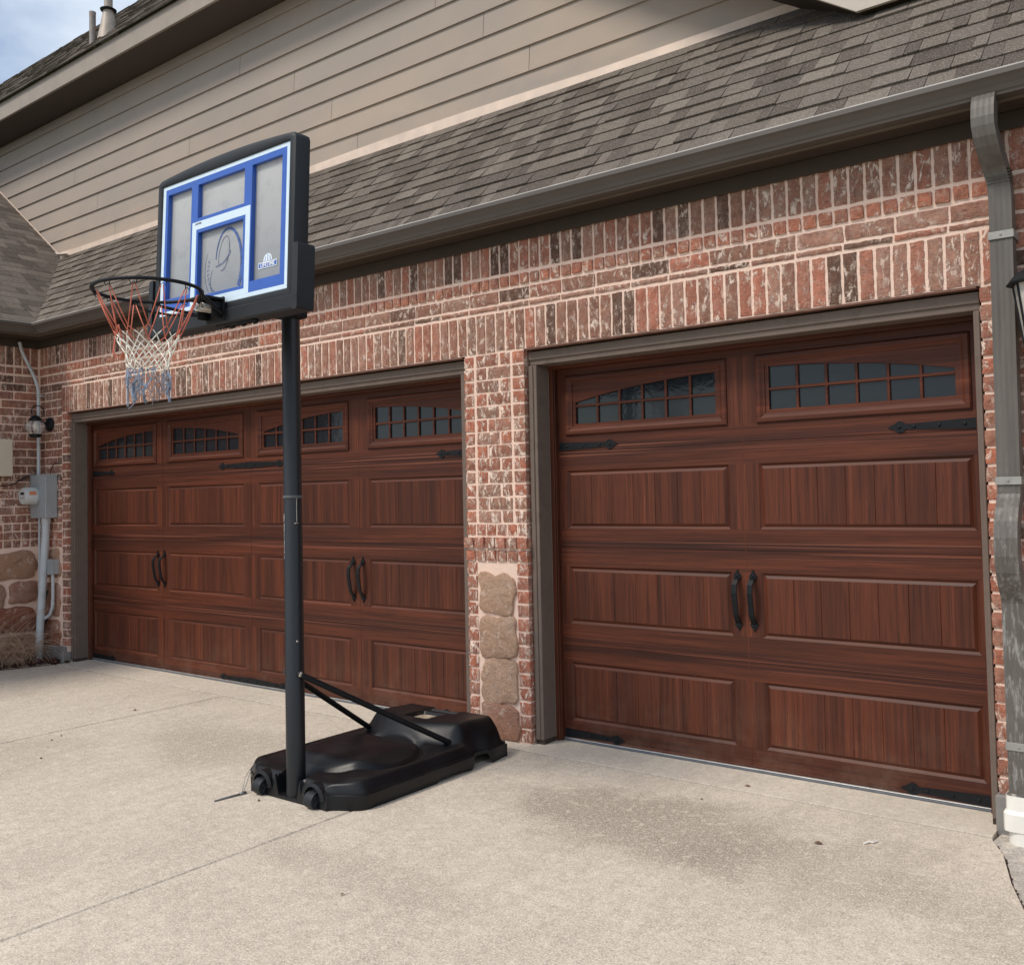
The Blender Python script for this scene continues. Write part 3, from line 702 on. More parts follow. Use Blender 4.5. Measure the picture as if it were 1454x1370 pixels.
# ---------------- eaves, fascia, soffit, gutters
YG, XG = -.27, -5.80       # gutter front planes
YF, XF = -.165, -5.905     # fascia planes
ZS, ZG = 3.168, 3.268
fs_ = MB()
fs_.bbox(XF, XE, YF, YF+.02, ZS-.004, ZG-.02, .002); fs_.bbox(XF-.02, XF, YE-.2, YF+.02, ZS-.004, ZG-.02, .002)
fs_.build('fascia', M_TRIM, H)
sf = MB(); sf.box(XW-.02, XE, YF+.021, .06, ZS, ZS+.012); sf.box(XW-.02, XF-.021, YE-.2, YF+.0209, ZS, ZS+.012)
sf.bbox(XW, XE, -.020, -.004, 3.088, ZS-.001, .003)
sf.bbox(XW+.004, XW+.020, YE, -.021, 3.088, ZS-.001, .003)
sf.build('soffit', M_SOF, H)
# K-style gutter profile (out, z)
KP = [(0, 0), (0, .012), (.055, .004), (.060, .018), (.066, .040), (.088, .070), (.100, .088), (.100, .100), (.0965, .100), (.0965, .090), (.060, .075), (.004, .110), (0, .118)]
KP = [(0, .0), (.055, .0), (.058, .012), (.064, .018), (.072, .040), (.090, .066), (.103, .078), (.103, .102), (.092, .103), (.092, .098), (.098, .096), (.098, .080), (.060, .045), (.004, .015), (.002, .103), (0, .103)]
gu = MB(); zb0 = ZG-.103
prf = [(o, z) for o, z in KP]
prf = [(o, z*.90) for o, z in prf]; zb0 = ZG-.0927
n = len(prf); vs = []
stations = [('L', YE-.3), ('C', 0), ('R', XE+.1)]
for kind, pz in stations:
    for o, z in prf:
        if kind == 'L': vs.append((XF+o, pz, zb0+z))
        elif kind == 'C': vs.append((XF+o, YF-o, zb0+z))
        else: vs.append((pz, YF-o, zb0+z))
gu.add(vs, [(i*n+j, i*n+(j+1) % n, (i+1)*n+(j+1) % n, (i+1)*n+j) for i in range(2) for j in range(n)])
gu.tube([(XF+.0985, YE-.3, ZG+.001), (XF+.0985, YF-.0985, ZG+.001), (XE, YF-.0985, ZG+.001)], .005, 6, 1)
gut = gu.build('gutter', [M_GUT, M_GUTLIP], H, fix=True)
# downspout
ds = MB()
xd = 2.728
def dsec(rib=True):
    w_, t_ = .046, .038; pr = []
    m_ = 9
    for k in range(m_): pr.append((-w_+2*w_*k/(m_-1), -t_+(.0016 if k % 2 else 0)))
    pr += [(w_, t_), (-w_, t_)]
    return pr
path = [(-.196, zb0-.004), (-.214, 3.145), (-.226, 3.115), (-.232, 3.08), (-.231, 3.05), (-.222, 3.015), (-.205, 2.985), (-.180, 2.96), (-.152, 2.938), (-.125, 2.918), (-.102, 2.892), (-.085, 2.86), (-.077, 2.815), (-.075, 2.76), (-.075, 1.50), (-.078, 1.475), (-.098, 1.44), (-.135, 1.40), (-.168, 1.35), (-.184, 1.29), (-.184, 1.22), (-.170, 1.16), (-.140, 1.11), (-.108, 1.07), (-.086, 1.04), (-.078, 1.01), (-.078, .20)]
def shift(z): return -.026*min(1, (z-2.8)/.25) if z > 2.8 else -.010*(2.7-z)/1.2 if z > 1.5 else -.010
ds.sweep([(xd+shift(z), y, z) for y, z in path], dsec(), side=(1, 0, 0))
for z0, y0 in [(2.885-.013*k, -.084) for k in range(5)]:
    ds.sweep([(xd, y0-max(0, z0-2.83)*.25, z0+.0015), (xd, y0-max(0, z0-2.83)*.25, z0-.0015)], [(-.047, -.038), (.047, -.038), (.047, .038), (-.047, .038)], side=(1, 0, 0))
for z0 in (1.485, 1.472, 1.035, 1.022): ds.sweep([(xd-.010, -.080, z0+.003), (xd-.010, -.080, z0-.003)], [(-.047, -.038), (.047, -.038), (.047, .038), (-.047, .038)], side=(1, 0, 0))
for z0, y0 in ((2.66, -.075), (1.53, -.075), (3.045, -.228)): ds.lathe([(.005, 0), (.004, -.003), (.001, -.004)], (xd-.005, y0-.0345, z0), 'Y', 8)
dso = ds.build('downspout', M_DS, H)
for z0 in (2.602, 1.535, .40):
    st = MB(); xo = xd+shift(z0)
    st.bbox(xo-.052, xo+.052, -.1195, -.115, z0-.017, z0+.017, .001); st.bbox(xo-.052, xo-.0475, -.115, -.002, z0-.017, z0+.017, .001); st.bbox(xo+.0475, xo+.052, -.115, -.002, z0-.017, z0+.017, .001)
    st.lathe([(.006, 0), (.003, -.004)], (xo, -.1195, z0), 'Y', 8)
    st.build('strap', simple('grey_strap', (.30, .29, .27), .5, metal=.2) , dso)

# ---------------- roofs
def clip(poly, a, b, c):
    """keep a*u+b*v+c >= 0"""
    out = []
    for i in range(len(poly)):
        p, q = poly[i], poly[(i+1) % len(poly)]
        dp, dq = a*p[0]+b*p[1]+c, a*q[0]+b*q[1]+c
        if dp >= 0: out.append(p)
        if dp*dq < 0:
            t = dp/(dp-dq); out.append((p[0]+(q[0]-p[0])*t, p[1]+(q[1]-p[1])*t))
    return out
TN = [(.170, .143, .119), (.200, .170, .143), (.122, .101, .084), (.158, .133, .111), (.098, .081, .068), (.215, .184, .154), (.130, .112, .096), (.185, .160, .136), (.105, .088, .075)]
def shingles(mb, u0, u1, L_, fn, clips, expo=.137, seed=1, hk=1.0):
    """u along the eave, v up the slope; fn(u, v, d)"""
    r = random.Random(seed); rows = int(L_/expo)+1; shp = r.uniform(0, .2)
    for i in range(rows):
        v0, v1 = i*expo, min((i+1)*expo+.01, L_); u = u0-r.uniform(0, .3)
        # under course
        while u < u1:
            w_ = r.choice([.07, .09, .12, .14, .17, .20, .24])*r.uniform(.9, 1.1)
            raised = r.random() < .5; tn = r.choice(TN); k = r.uniform(.88, 1.12)*(1.0 if raised else .92)
            lip = r.uniform(-.003, .003)
            gp = .0035 if raised else .0015
            poly = [(u+gp*.5, v0+lip), (u+w_-gp*.5, v0+lip), (u+w_-gp*.5, v1), (u+gp*.5, v1)]
            for c in clips+[(1, 0, -u0), (-1, 0, u1)]:
                if len(poly) > 2: poly = clip(poly, *c)
            if len(poly) > 2:
                h = hk*(.0065+(.006 if raised else 0)+r.uniform(0, .0015))
                # wedge: thick at the butt, thin at the top
                n_ = len(poly)
                top_ = [fn(a, b, h*(1-(b-v0)/expo)+.0035) for a, b in poly]; bot = [fn(a, b, -.002) for a, b in poly]
                mb.add(top_+bot, [list(range(n_))]+[[j, j+n_, (j+1) % n_+n_, (j+1) % n_] for j in range(n_)], 0, tuple(x*k for x in tn))
            u += w_
YS = .85                                             # siding plane
PM = 1.09; YR, ZR = -.185, 3.285                     # main lower roof start
cm, sm_ = 1/math.hypot(1, PM), PM/math.hypot(1, PM)
fmain = lambda u, v, d: (u, YR+v*cm-d*sm_, ZR+v*sm_+d*cm)
Lm = (YS-YR)/cm
XRV = -5.885; PLS = .70
cl, slf = 1/math.hypot(1, PLS), PLS/math.hypot(1, PLS)
fleft = lambda u, v, d: (XRV-v*cl-d*slf, u, ZR+v*slf+d*cl)
k_ = PM/PLS                                          # valley: x = XRV - k*(y-YR)
rm = MB()
# main: u >= XRV - k*v*cm
vclip = (1, k_*cm, -XRV)
shingles(rm, -9, XE+.2, Lm, fmain, [vclip], seed=3)
shingles(rm, 2.05, XE+.2, 3.6, lambda u, v, d: fmain(u, v+Lm-.01, d), [], seed=9)
rm.add([fmain(XRV, 0, -.004), fmain(XE+.2, 0, -.004), fmain(XE+.2, Lm+3.6, -.004), fmain(2.05, Lm+3.6, -.004), fmain(2.05, Lm, -.004), fmain(XRV-k_*(YS-YR), Lm, -.004)], [(0,1,2,3,4,5)], 0, (.05, .045, .04))
rm.build('roof', M_SH, H, fix=False, label='lower shingle roof above the garage doors')
rl = MB(); LLs = 4.5
# left: y <= YR + (XRV-x)/k, x = XRV - v*cl
shingles(rl, YE-.3, YS, LLs, fleft, [(-1, cl/k_, YR)], seed=5)
rl.add([fleft(YE-.3, 0, -.004), fleft(YR, 0, -.004), fleft(YS, (YS-YR)*k_/cl, -.004), fleft(YS, LLs, -.004), fleft(YE-.3, LLs, -.004)], [(0,1,2,3,4)], 0, (.05, .045, .04))
rl.build('roof', M_SH, H, fix=False, label='shingle roof of the left wing meeting in a valley')
# siding
zb_s = ZR+(YS-YR)*PM                                 # top of lower roof on siding plane
sg = MB(); expo = .1925; z = zb_s-.36; ridx = 0
joints = {0: [], }
rj = random.Random(11)
SD = [(.35, .302, .262), (.335, .29, .252), (.37, .317, .272)]
ZT = 6.06
row = 0
seen = {4.64: -.55, 4.50: -2.4, 5.04: -.98, 5.40: -1.47, 4.87: -2.72, 5.23: -3.22, 5.09: -4.87, 4.55: -6.29, 5.71: -4.02, 4.92: -6.66, 5.34: -7.16, 5.71001: -7.96}
zz = 4.42-.0
zstart = 4.415-.3850
while zstart < ZT:
    z0, z1 = zstart, min(zstart+expo, ZT)
    js = sorted([x for zc_, x in seen.items() if z0 <= zc_ < z1]); 
    cut = [-17.0]+[x for x in (-15.2+rj.uniform(0, 1), -11.5+rj.uniform(-.5, .5))]+js+[1.75]
    cut = sorted(cut)
    for a_, b_ in zip(cut[:-1], cut[1:]):
        if b_-a_ < .3 and b_ != 1.75: continue
        tn = rj.choice(SD); k = rj.uniform(.95, 1.05)
        x1 = min(b_-.004, 2.1-(z0-4.1)/.65 if z0 > 4.1 else 2.1)
        if x1 <= a_: continue
        sg.add([(a_,YS-.018,z0),(x1,YS-.018,z0),(x1,YS-.002,z1+.012),(a_,YS-.002,z1+.012),(a_,YS+.01,z0),(x1,YS+.01,z0)], [(0,1,2,3),(0,4,5,1)], 0, tuple(c*k for c in tn))
        sg.add([(x1,YS-.016,z0),(x1,YS+.01,z0),(x1,YS+.01,z1)], [(0,1,2)], 0, tn)
    zstart += expo
sg.box(-17, 1.7, YS+.008, YS+.1, 3.9, 4.5, 0, (.05, .04, .035)); sg.box(-17, -1.0, YS+.008, YS+.1, 4.5, ZT+.2, 0, (.05, .04, .035))
sg.build('siding', M_SID, H, fix=False)
fl = MB(); xv0 = XRV-k_*(YS-YR)
def flz(x): return .030+.024*max(0, math.sin((x+3.5)*.9))
nfl = 40
for i in range(nfl):
    x0_, x1_ = xv0+(1.55-xv0)*i/nfl, xv0+(1.55-xv0)*(i+1)/nfl
    fl.add([(x0_,YS-.034,zb_s-.03),(x1_,YS-.034,zb_s-.03),(x1_,YS-.026,zb_s+flz(x1_)),(x0_,YS-.026,zb_s+flz(x0_)),(x1_,YS-.005,zb_s+flz(x1_)),(x0_,YS-.005,zb_s+flz(x0_))], [(0,1,2,3),(3,2,4,5)])
x2 = xv0-2.6; z2 = zb_s+2.6*PLS
fl.add([(xv0,YS-.026,zb_s-.02),(xv0,YS-.026,zb_s+.03),(x2,YS-.026,z2+.03),(x2,YS-.026,z2-.02)], [(0,1,2,3)])
fl.build('flashing', M_FLASH, H)
vf = MB()
vf.sweep([(xv0+.28, YS-.02-.05, zb_s-.03), (xv0-.02, YS-.024, zb_s+.02), (xv0-.34, YS-.03, zb_s+.22)], [(-.02, .0), (.02, .0), (.02, .004), (-.02, .004)])
vf.build('valley_flashing', M_ALU, H)
# upper eave
YU, ZU0, ZU1 = .45, 6.075, 6.268
ue = MB(); ue.box(-17.2, -1.0, YU, YU+.025, ZU0, ZU1+.006); ue.build('fascia', M_FASC, H, label='pale fascia board of the upper eave')
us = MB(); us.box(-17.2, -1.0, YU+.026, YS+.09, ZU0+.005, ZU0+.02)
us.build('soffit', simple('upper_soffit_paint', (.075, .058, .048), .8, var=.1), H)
ru = MB(); PU = 1.12; cu_, su_ = 1/math.hypot(1, PU), PU/math.hypot(1, PU)
fup = lambda u, v, d: (u, YU-.03+v*cu_-d*su_, ZU1+.012+v*su_+d*cu_)
LU = 1.46/cu_
shingles(ru, -17.4, -1.0, LU, fup, [], seed=21, hk=.7)
ru.add([fup(-17.4, -.01, -.003), fup(-1.0, -.01, -.003), fup(-1.0, LU, -.003), fup(-17.4, LU, -.003)], [(0,1,2,3)], 0, (.05,.045,.04))
ru.add([fup(-17.4, LU, 0), fup(-1.0, LU, 0), (-1.0, 4.5, 6.3), (-17.4, 4.5, 6.3)], [(0,1,2,3)], 0, (.17,.15,.13))
upper = ru.build('roof', M_SH, H, fix=False, label='upper shingle roof against the sky')
vp = MB(); b0 = Vector(fup(-6.46, .40, 0))
vp.tube([b0-Vector((0, 0, .06)), b0+Vector((0, 0, .30))], .034, 14); vp.tube([b0+Vector((0, 0, .30)), b0+Vector((0, 0, .34))], [.034, .036], 14)
vp.build('vent_pipe', M_RUST, upper, smooth=True, auto=40)
vq = MB(); b1 = Vector(fup(-6.25, .50, 0))
vq.lathe([(.115, -.10), (.092, .02), (.060, .20), (.050, .25)], b1, n=20); vq.lathe([(.080, .235), (.086, .248), (.05, .268)], b1, n=20, mi=1); vq.tube([b1+Vector((0, 0, .2)), b1+Vector((0, 0, .75))], .044, 16)
vq.build('vent_pipe', [simple('tan_vent_metal', (.40, .34, .28), .5, metal=.1, var=.25, nscale=12), M_BLACK], upper, smooth=True, auto=40)
# descending rake end at the upper right
rk = MB(); RY = lambda u, v, d: (u, d, v)
rk.prism([(1.955, 4.072), (2.45, 4.072), (2.45, 4.30), (2.05, 4.30), (-1.0, 6.28), (-1.0, 6.02)], RY, .455, .478)
rk.build('rake_board', simple('pale_rake_paint', (.52, .46, .39), .6, var=.06), H)
rs = MB(); rs.prism([(1.965, 4.080), (2.44, 4.080), (2.44, 4.29), (2.05, 4.29), (-1.0, 6.25), (-1.0, 6.04)], RY, .479, YS+.08)
rs.build('rake_soffit', M_SOF, H)

# ================================================================== THINGS ON THE WALLS
# electric meter
EM = thing('electric_meter', (-6.0, 0, 1.39), 'grey steel electric meter box with round meter and conduits left of the wide garage door', 'electric meter')
b = MB(); b.bbox(-6.165, -5.85, -.115, .0, 1.392, 1.812, .004); b.box(-6.168, -5.846, -.119, .0, 1.806, 1.818)
b.box(-5.8495, -5.8480, -.105, -.012, 1.41, 1.79)
b.lathe([(.024, 0), (.024, .002), (.017, .003), (.017, .001), (.009, .003), (.002, .003)], (-5.848, -.06, 1.445), 'X', 18)
b.build('meter_box', M_GALV, EM)
m_ = MB(); mc = (-6.045, -.115, 1.61)
m_.lathe([(.098, 0), (.098, -.018), (.088, -.020)], mc, 'Y', 28)
mb_ = m_.build('meter_ring', M_GALV, EM, smooth=True, auto=30)
m_ = MB(); m_.lathe([(.084, -.02), (.084, -.115), (.078, -.128), (.074, -.128)], mc, 'Y', 28, 0)
m_.lathe([(.070, -.1285), (.069, -.1295)], mc, 'Y', 28, 0)
m_.box(mc[0]-.035, mc[0]+.035, mc[1]-.1315, mc[1]-.1300, mc[2]+.012, mc[2]+.036, 2)
for q_ in (-.03, 0, .03): m_.box(mc[0]+q_-.006, mc[0]+q_+.006, mc[1]-.1315, mc[1]-.1300, mc[2]-.022, mc[2]-.014, 2)
m_.box(mc[0]+.0835, mc[0]+.0855, mc[1]-.100, mc[1]-.035, mc[2]+.010, mc[2]+.045, 1)
m_.build('meter', [M_METER, M_LABEL, M_BLACK], EM, smooth=True, auto=30)
c = MB(); c.tube([(-6.12, -.055, 1.80), (-6.12, -.055, 2.62), (-6.125, -.06, 2.70), (-6.145, -.085, 2.80), (-6.18, -.125, 2.92), (-6.215+.04, -.19, 3.05), (-6.165, -.215, 3.135)], .0165, 10)
c.bbox(-6.145, -6.095, -.075, -.0, 2.60, 2.612, .002)
c.build('conduit', M_PVC, EM, smooth=True, auto=50, label='thin conduit rising to the eave')
c = MB(); c.tube([(-5.955, -.06, 1.40), (-5.96, -.065, 1.2), (-5.99, -.10, .4), (-6.01, -.11, -.05)], .036, 16); c.tube([(-5.955, -.06, 1.40), (-5.956, -.061, 1.35)], .042, 16)
c.build('conduit', M_PVC, EM, smooth=True, auto=50, label='thick pale conduit running down to the ground')
c = MB(); c.tube([(-6.115, -.05, 1.395), (-6.115, -.05, .75), (-6.09, -.055, .4), (-6.08, -.06, -.05)], .0125, 10); c.tube([(-6.115, -.05, .735), (-6.115, -.05, .715)], .016, 10)
c.bbox(-6.11, -6.085, -.065, -.04, 1.27, 1.33, .003)
c.build('conduit', M_PVC, EM, smooth=True, auto=50, label='thin grey conduit beside the thick one')
JB = thing('junction_box', (-5.86, 0, .85), 'small grey electrical box with a curved conduit below the meter', 'junction box')
b = MB(); b.bbox(-5.925, -5.815, -.060, -.001, .845, .985, .003); b.bbox(-5.93, -5.81, -.066, -.0605, .84, .99, .002); b.build('box', M_GALV, JB)
b = MB(); b.tube([(-5.865, -.04, .846), (-5.865, -.04, .60), (-5.872, -.042, .52), (-5.90, -.05, .455), (-5.935, -.06, .425), (-5.975, -.07, .41)], .015, 10); b.tube([(-5.866, -.04, .565), (-5.867, -.04, .545)], .019, 10)
b.build('conduit', M_PVC, JB, smooth=True, auto=50)
UB = thing('utility_box', (XW, -.42, 1.8), 'beige plastic utility cabinet on the dark brick side wall', 'utility box')
b = MB(); b.bbox(XW+.024, XW+.115, -.66, -.318, 1.815, 2.155, .008); b.bbox(XW+.116, XW+.124, -.67, -.308, 1.805, 2.165, .004)
b.bbox(XW+.06, XW+.10, -.315, -.303, 1.92, 1.96, .003); b.build('cabinet', M_BEIGE, UB)
b = MB(); b.tube([(XW+.05, -.40, 1.83), (XW+.05, -.40, 1.76), (XW+.05, -.42, 1.72), (XW+.045, -.5, 1.715)], .006, 6)
b.tube([(XW+.04, -.7, 1.715), (XW+.045, -.45, 1.715), (XW+.045, -.33, 1.712), (XW+.03, -.25, 1.735), (XW+.035, -.17, 1.79), (XW+.04, -.10, 1.822), (-6.12, -.05, 1.826)], .0055, 6)
b.build('cable', M_BLACK, UB, smooth=True)
CW = thing('cable', (-5.88, 0, 1.82), 'short black cable looping from the meter box top into the brick', 'cable')
b = MB(); b.tube([(-5.89, -.05, 1.815), (-5.888, -.045, 1.86), (-5.872, -.03, 1.91), (-5.85, -.02, 1.925), (-5.835, .004, 1.925)], .0045, 6); b.build('wire', M_BLACK, CW, smooth=True)
# lanterns
def lantern_left():
    T = thing('wall_lantern', (-5.98, 0, 2.32), 'black wall lantern with a round clear glass globe beside the wide garage door', 'wall lantern')
    b = MB(); b.lathe([(.070, 0), (.070, -.012), (.055, -.028), (.02, -.034)], (-5.985, -.004, 2.315), 'Y', 24)
    bm = [(-5.985, -.03, 2.315)]
    o = b.build('backplate', M_BLACK, T, smooth=True, auto=40); o.scale = (1, 1, 1)
    b = MB(); pth = [(-5.985, -.03, 2.33), (-5.985, -.06, 2.345), (-5.985, -.065, 2.40)]
    for k in range(9):
        a_ = math.pi*k/8; pth.append((-5.985, -.125+.06*math.cos(a_), 2.44+.055*math.sin(a_)))
    b.tube([(-5.985, -.03, 2.315), (-5.985, -.07, 2.33), (-5.985, -.105, 2.34)], .007, 8); b.tube(pth[2:]+[(-5.985, -.186, 2.41)], .005, 8)
    b.build('arm', M_BLACK, T, smooth=True)
    gc = (-5.982, -.148, 2.285)
    b = MB(); b.lathe([(.012, .115), (.030, .105), (.052, .085), (.058, .062), (.048, .060)], gc, n=20); b.build('cap', M_BLACK, T, smooth=True, auto=40)
    b = MB(); b.lathe([(.045, -.068), (.055, -.072), (.055, -.09), (.045, -.102), (.02, -.105)], gc, n=20)
    b.build('base', M_BLACK, T, smooth=True, auto=40)
    b = MB(); b.lathe([(.050, .062), (.081, .035), (.094, 0), (.084, -.035), (.052, -.070)], gc, n=24); b.build('globe', M_CLEAR, T, smooth=True)
    b = MB(); b.lathe([(.012, -.03), (.020, 0), (.014, .03), (.010, .06)], gc, n=12); b.build('bulb', M_BULB, T, smooth=True)
    b = MB()
    for k in range(4):
        a_ = math.pi/4+math.pi/2*k
        b.tube([(gc[0]+r_*math.cos(a_), gc[1]+r_*math.sin(a_), gc[2]+h_) for r_, h_ in ((.052, .062), (.084, .036), (.0975, 0), (.087, -.036), (.053, -.070))], .0025, 6)
        b.build('cage_bar', M_BLACK, T, smooth=True); b = MB()
lantern_left()
def lantern_right():
    T = thing('wall_lantern', (2.93, 0, 2.25), 'black tapered wall lantern with frosted panels right of the downspout', 'wall lantern')
    gc = Vector((2.878, -.175, 2.192))
    b = MB(); b.lathe([(.055, 0), (.055, -.012), (.03, -.026)], (2.90, -.004, 2.30), 'Y', 20); b.build('backplate', M_BLACK, T, smooth=True, auto=40)
    b = MB(); b.tube([(2.90, -.02, 2.32), (2.90, -.06, 2.40), (2.90, -.12, 2.45), (2.90, -.17, 2.44)], .008, 8); b.build('arm', M_BLACK, T, smooth=True)
    b = MB(); b.lathe([(.126, .165), (.128, .172), (.10, .205), (.05, .232), (.02, .25), (.012, .27)], gc, n=8); b.build('cap', M_BLACK, T)
    b = MB(); b.lathe([(.01, -.18), (.016, -.165), (.01, -.15), (.02, -.150), (.068, -.135), (.072, -.120), (.060, -.115)], gc, n=8)
    b.build('base', M_BLACK, T)
    b = MB(); b.lathe([(.058, -.118), (.098, .165)], gc, n=8); b.build('glass_panel', M_SEED, T)
    b = MB()
    for k in range(8):
        a_ = 2*math.pi*k/8
        b.tube([gc+Vector((.060*math.cos(a_), .060*math.sin(a_), -.118)), gc+Vector((.101*math.cos(a_), .101*math.sin(a_), .166))], .005, 6)
        b.build('cage_bar', M_BLACK, T); b = MB()
lantern_right()
# drain boot
DP = thing('drain_pipe', (2.76, -.08, -.05), 'white plastic drain pipe boot under the grey downspout', 'drain pipe')
b = MB()
def rsq(cx, cyy, hx, hy, z, n=32, p=5):
    return [(cx+hx*(abs(math.cos(t))**p+abs(math.sin(t))**p)**(-1/p)*math.cos(t), cyy+hy*(abs(math.cos(t))**p+abs(math.sin(t))**p)**(-1/p)*math.sin(t), z) for t in [2*math.pi*k/n for k in range(n)]]
def loft(mb, rings, mi=0, cap=True, tone=None):
    n = len(rings[0]); vs = [p for r_ in rings for p in r_]
    fs = [(i*n+j, i*n+(j+1) % n, (i+1)*n+(j+1) % n, (i+1)*n+j) for i in range(len(rings)-1) for j in range(n)]
    if cap: fs += [list(range(n))[::-1], [(len(rings)-1)*n+j for j in range(n)]]
    mb.add(vs, fs, mi, tone)
bx_, by_ = 2.722, -.078
loft(b, [rsq(bx_, by_, .064, .048, .125), rsq(bx_, by_, .064, .048, .192), rsq(bx_, by_, .066, .050, .192), rsq(bx_, by_, .066, .050, .125)][::-1])
loft(b, [rsq(bx_, by_, .076, .062, .045), rsq(bx_, by_, .076, .062, .118), rsq(bx_, by_, .068, .052, .130)])
loft(b, [rsq(bx_, by_, .062, .058, -.10, p=2), rsq(bx_, by_, .062, .058, .046, p=2.4)])
b.build('boot', M_WPVC, DP, smooth=True, auto=35)

# ================================================================== BASKETBALL HOOP
XC, YP = -.42, -1.43
BH = thing('basketball_hoop', (XC, YP, 0), 'portable basketball hoop with blue and white board on a black pole and plastic base', 'basketball hoop')
# base: lofted rows of cross-sections, front (towards the camera side) to back
Y0b, Y1b = -1.485, -.255; LB = Y1b-Y0b
def sst(a, b_, x):
    t = min(1, max(0, (x-a)/(b_-a))); return t*t*(3-2*t)
def halfw(y):
    t = (y-Y0b)/LB
    w_ = .455
    w_ *= 1-.34*(1-sst(0, .13, t))**2.0-.05*sst(.86, 1, t)
    w_ -= .022*math.exp(-((t-.80)/.05)**2)
    return w_
def topz(x, y):
    t = (y-Y0b)/LB; hw = halfw(y); a_ = abs(x)
    z_ = .118+.018*sst(0, .12, t)
    z_ += .040*sst(.36, .22, a_)*sst(.12, .22, t)*(1-sst(.50, .66, t))           # oval dome
    z_ -= .028*math.exp(-((math.hypot(x/.36, (t-.38)/.27)-1)/.055)**2)*(1-sst(.6, .68, t))
    z_ += .090*sst(.60+.06*(a_/.3)**2, .70+.05*(a_/.3)**2, t)*sst(.425, .315, a_)                 # rear block
    z_ += .012*sst(.95, .80, t)*sst(.66, .78, t)*sst(.42, .3, a_)
    z_ -= .026*sst(.070, .058, abs(t-.815))*sst(.098, .086, a_)              # handle recess
    z_ -= .040*sst(.955, .985, t)*sst(.12, .09, a_)
    z_ -= .018*sst(.03, .015, abs(t-.93))*sst(.13, .11, a_)
    z_ -= .100*sst(.10, .07, a_)*sst(.115, .085, t)                           # pole notch
    z_ -= .03*(sst(.42, .465, a_))
    z_ -= .030*math.exp(-((t-.80)/.05)**2)*sst(.30, .42, a_)
    return z_
def botz(x, y):
    t = (y-Y0b)/LB
    return .0+.062*sst(.735, .775, t)*(1-sst(.845, .875, t))+.016*sst(.50, .52, t)*(1-sst(.66, .74, t))
NX, NY = 84, 110
bs = MB(); rows = []
for j in range(NY+1):
    t = j/NY; y = Y0b+LB*t; hw = halfw(y); row_ = []
    bz = botz(0, y)
    sv_ = .090
    endf = 1.0
    def put(x, z_): row_.append(Vector((XC+x, y, z_)))
    for sgn in (-1,):
        put(-hw+.004, bz); put(-hw, max(bz, .006)+.02); put(-hw, max(bz+.012, sv_-.020)); put(-hw+.016, max(bz+.018, sv_-.016)); put(-hw+.017, max(bz+.022, sv_-.002))
    for i in range(NX+1):
        x = (-1+2*i/NX)*(hw-.028); z_ = topz(x, y)
        ed = (abs(x)/(hw-.028)); z_ = z_-(z_-sv_-.012)*max(0, (ed-.93)/.07)**2
        if t < .03 or t > .975:
            e_ = min(1, t/.03 if t < .5 else (1-t)/.025); z_ = .045+(z_-.045)*math.sqrt(max(0, e_))if not (abs(x) < .1 and t < .5) else z_
        put(x, max(z_, .012))
    put(hw-.017, max(bz+.022, sv_-.002)); put(hw-.016, max(bz+.018, sv_-.016)); put(hw, max(bz+.012, sv_-.020)); put(hw, max(bz, .006)+.02); put(hw-.004, bz)
    rows.append(row_)
# wheel arches: push the front corners up
nr = len(rows[0]); vs = [p for r_ in rows for p in r_]
fs = [(j*nr+i, j*nr+i+1, (j+1)*nr+i+1, (j+1)*nr+i) for j in range(NY) for i in range(nr-1)]
fs = [f_ for f_ in fs if not (all(vs[q_].z < .0125 and abs(vs[q_].x-XC) < .13 and vs[q_].y > -.8 for q_ in f_))]
vb = len(vs)
front = [Vector((p.x, p.y, botz(0, p.y))) for p in rows[0]]; back = [Vector((p.x, p.y, botz(0, p.y))) for p in rows[-1]]
vs += front+back
fs += [(i, vb+i, vb+i+1, i+1) for i in range(nr-1)]+[((NY)*nr+i, (NY)*nr+i+1, vb+nr+i+1, vb+nr+i) for i in range(nr-1)]
bs.add(vs, fs)
base = bs.build('base', M_BASE, BH, smooth=True, auto=42)
dp = MB(); tz = topz(0, Y0b+LB*.815)+.0015
dp.prism([(XC+.082*(abs(math.cos(a_))**4+abs(math.sin(a_))**4)**-.25*math.cos(a_), Y0b+LB*.815+.066*(abs(math.cos(a_))**4+abs(math.sin(a_))**4)**-.25*math.sin(a_)) for a_ in [2*math.pi*k/28 for k in range(28)]], lambda u, v, d: (u, v, tz+d), -.004, 0)
dp.build('dusty_recess', simple('dried_dust', (.34, .27, .20), .9, var=.5, nscale=18, dirt=((.20, .23, .28), 9, .8)), base)
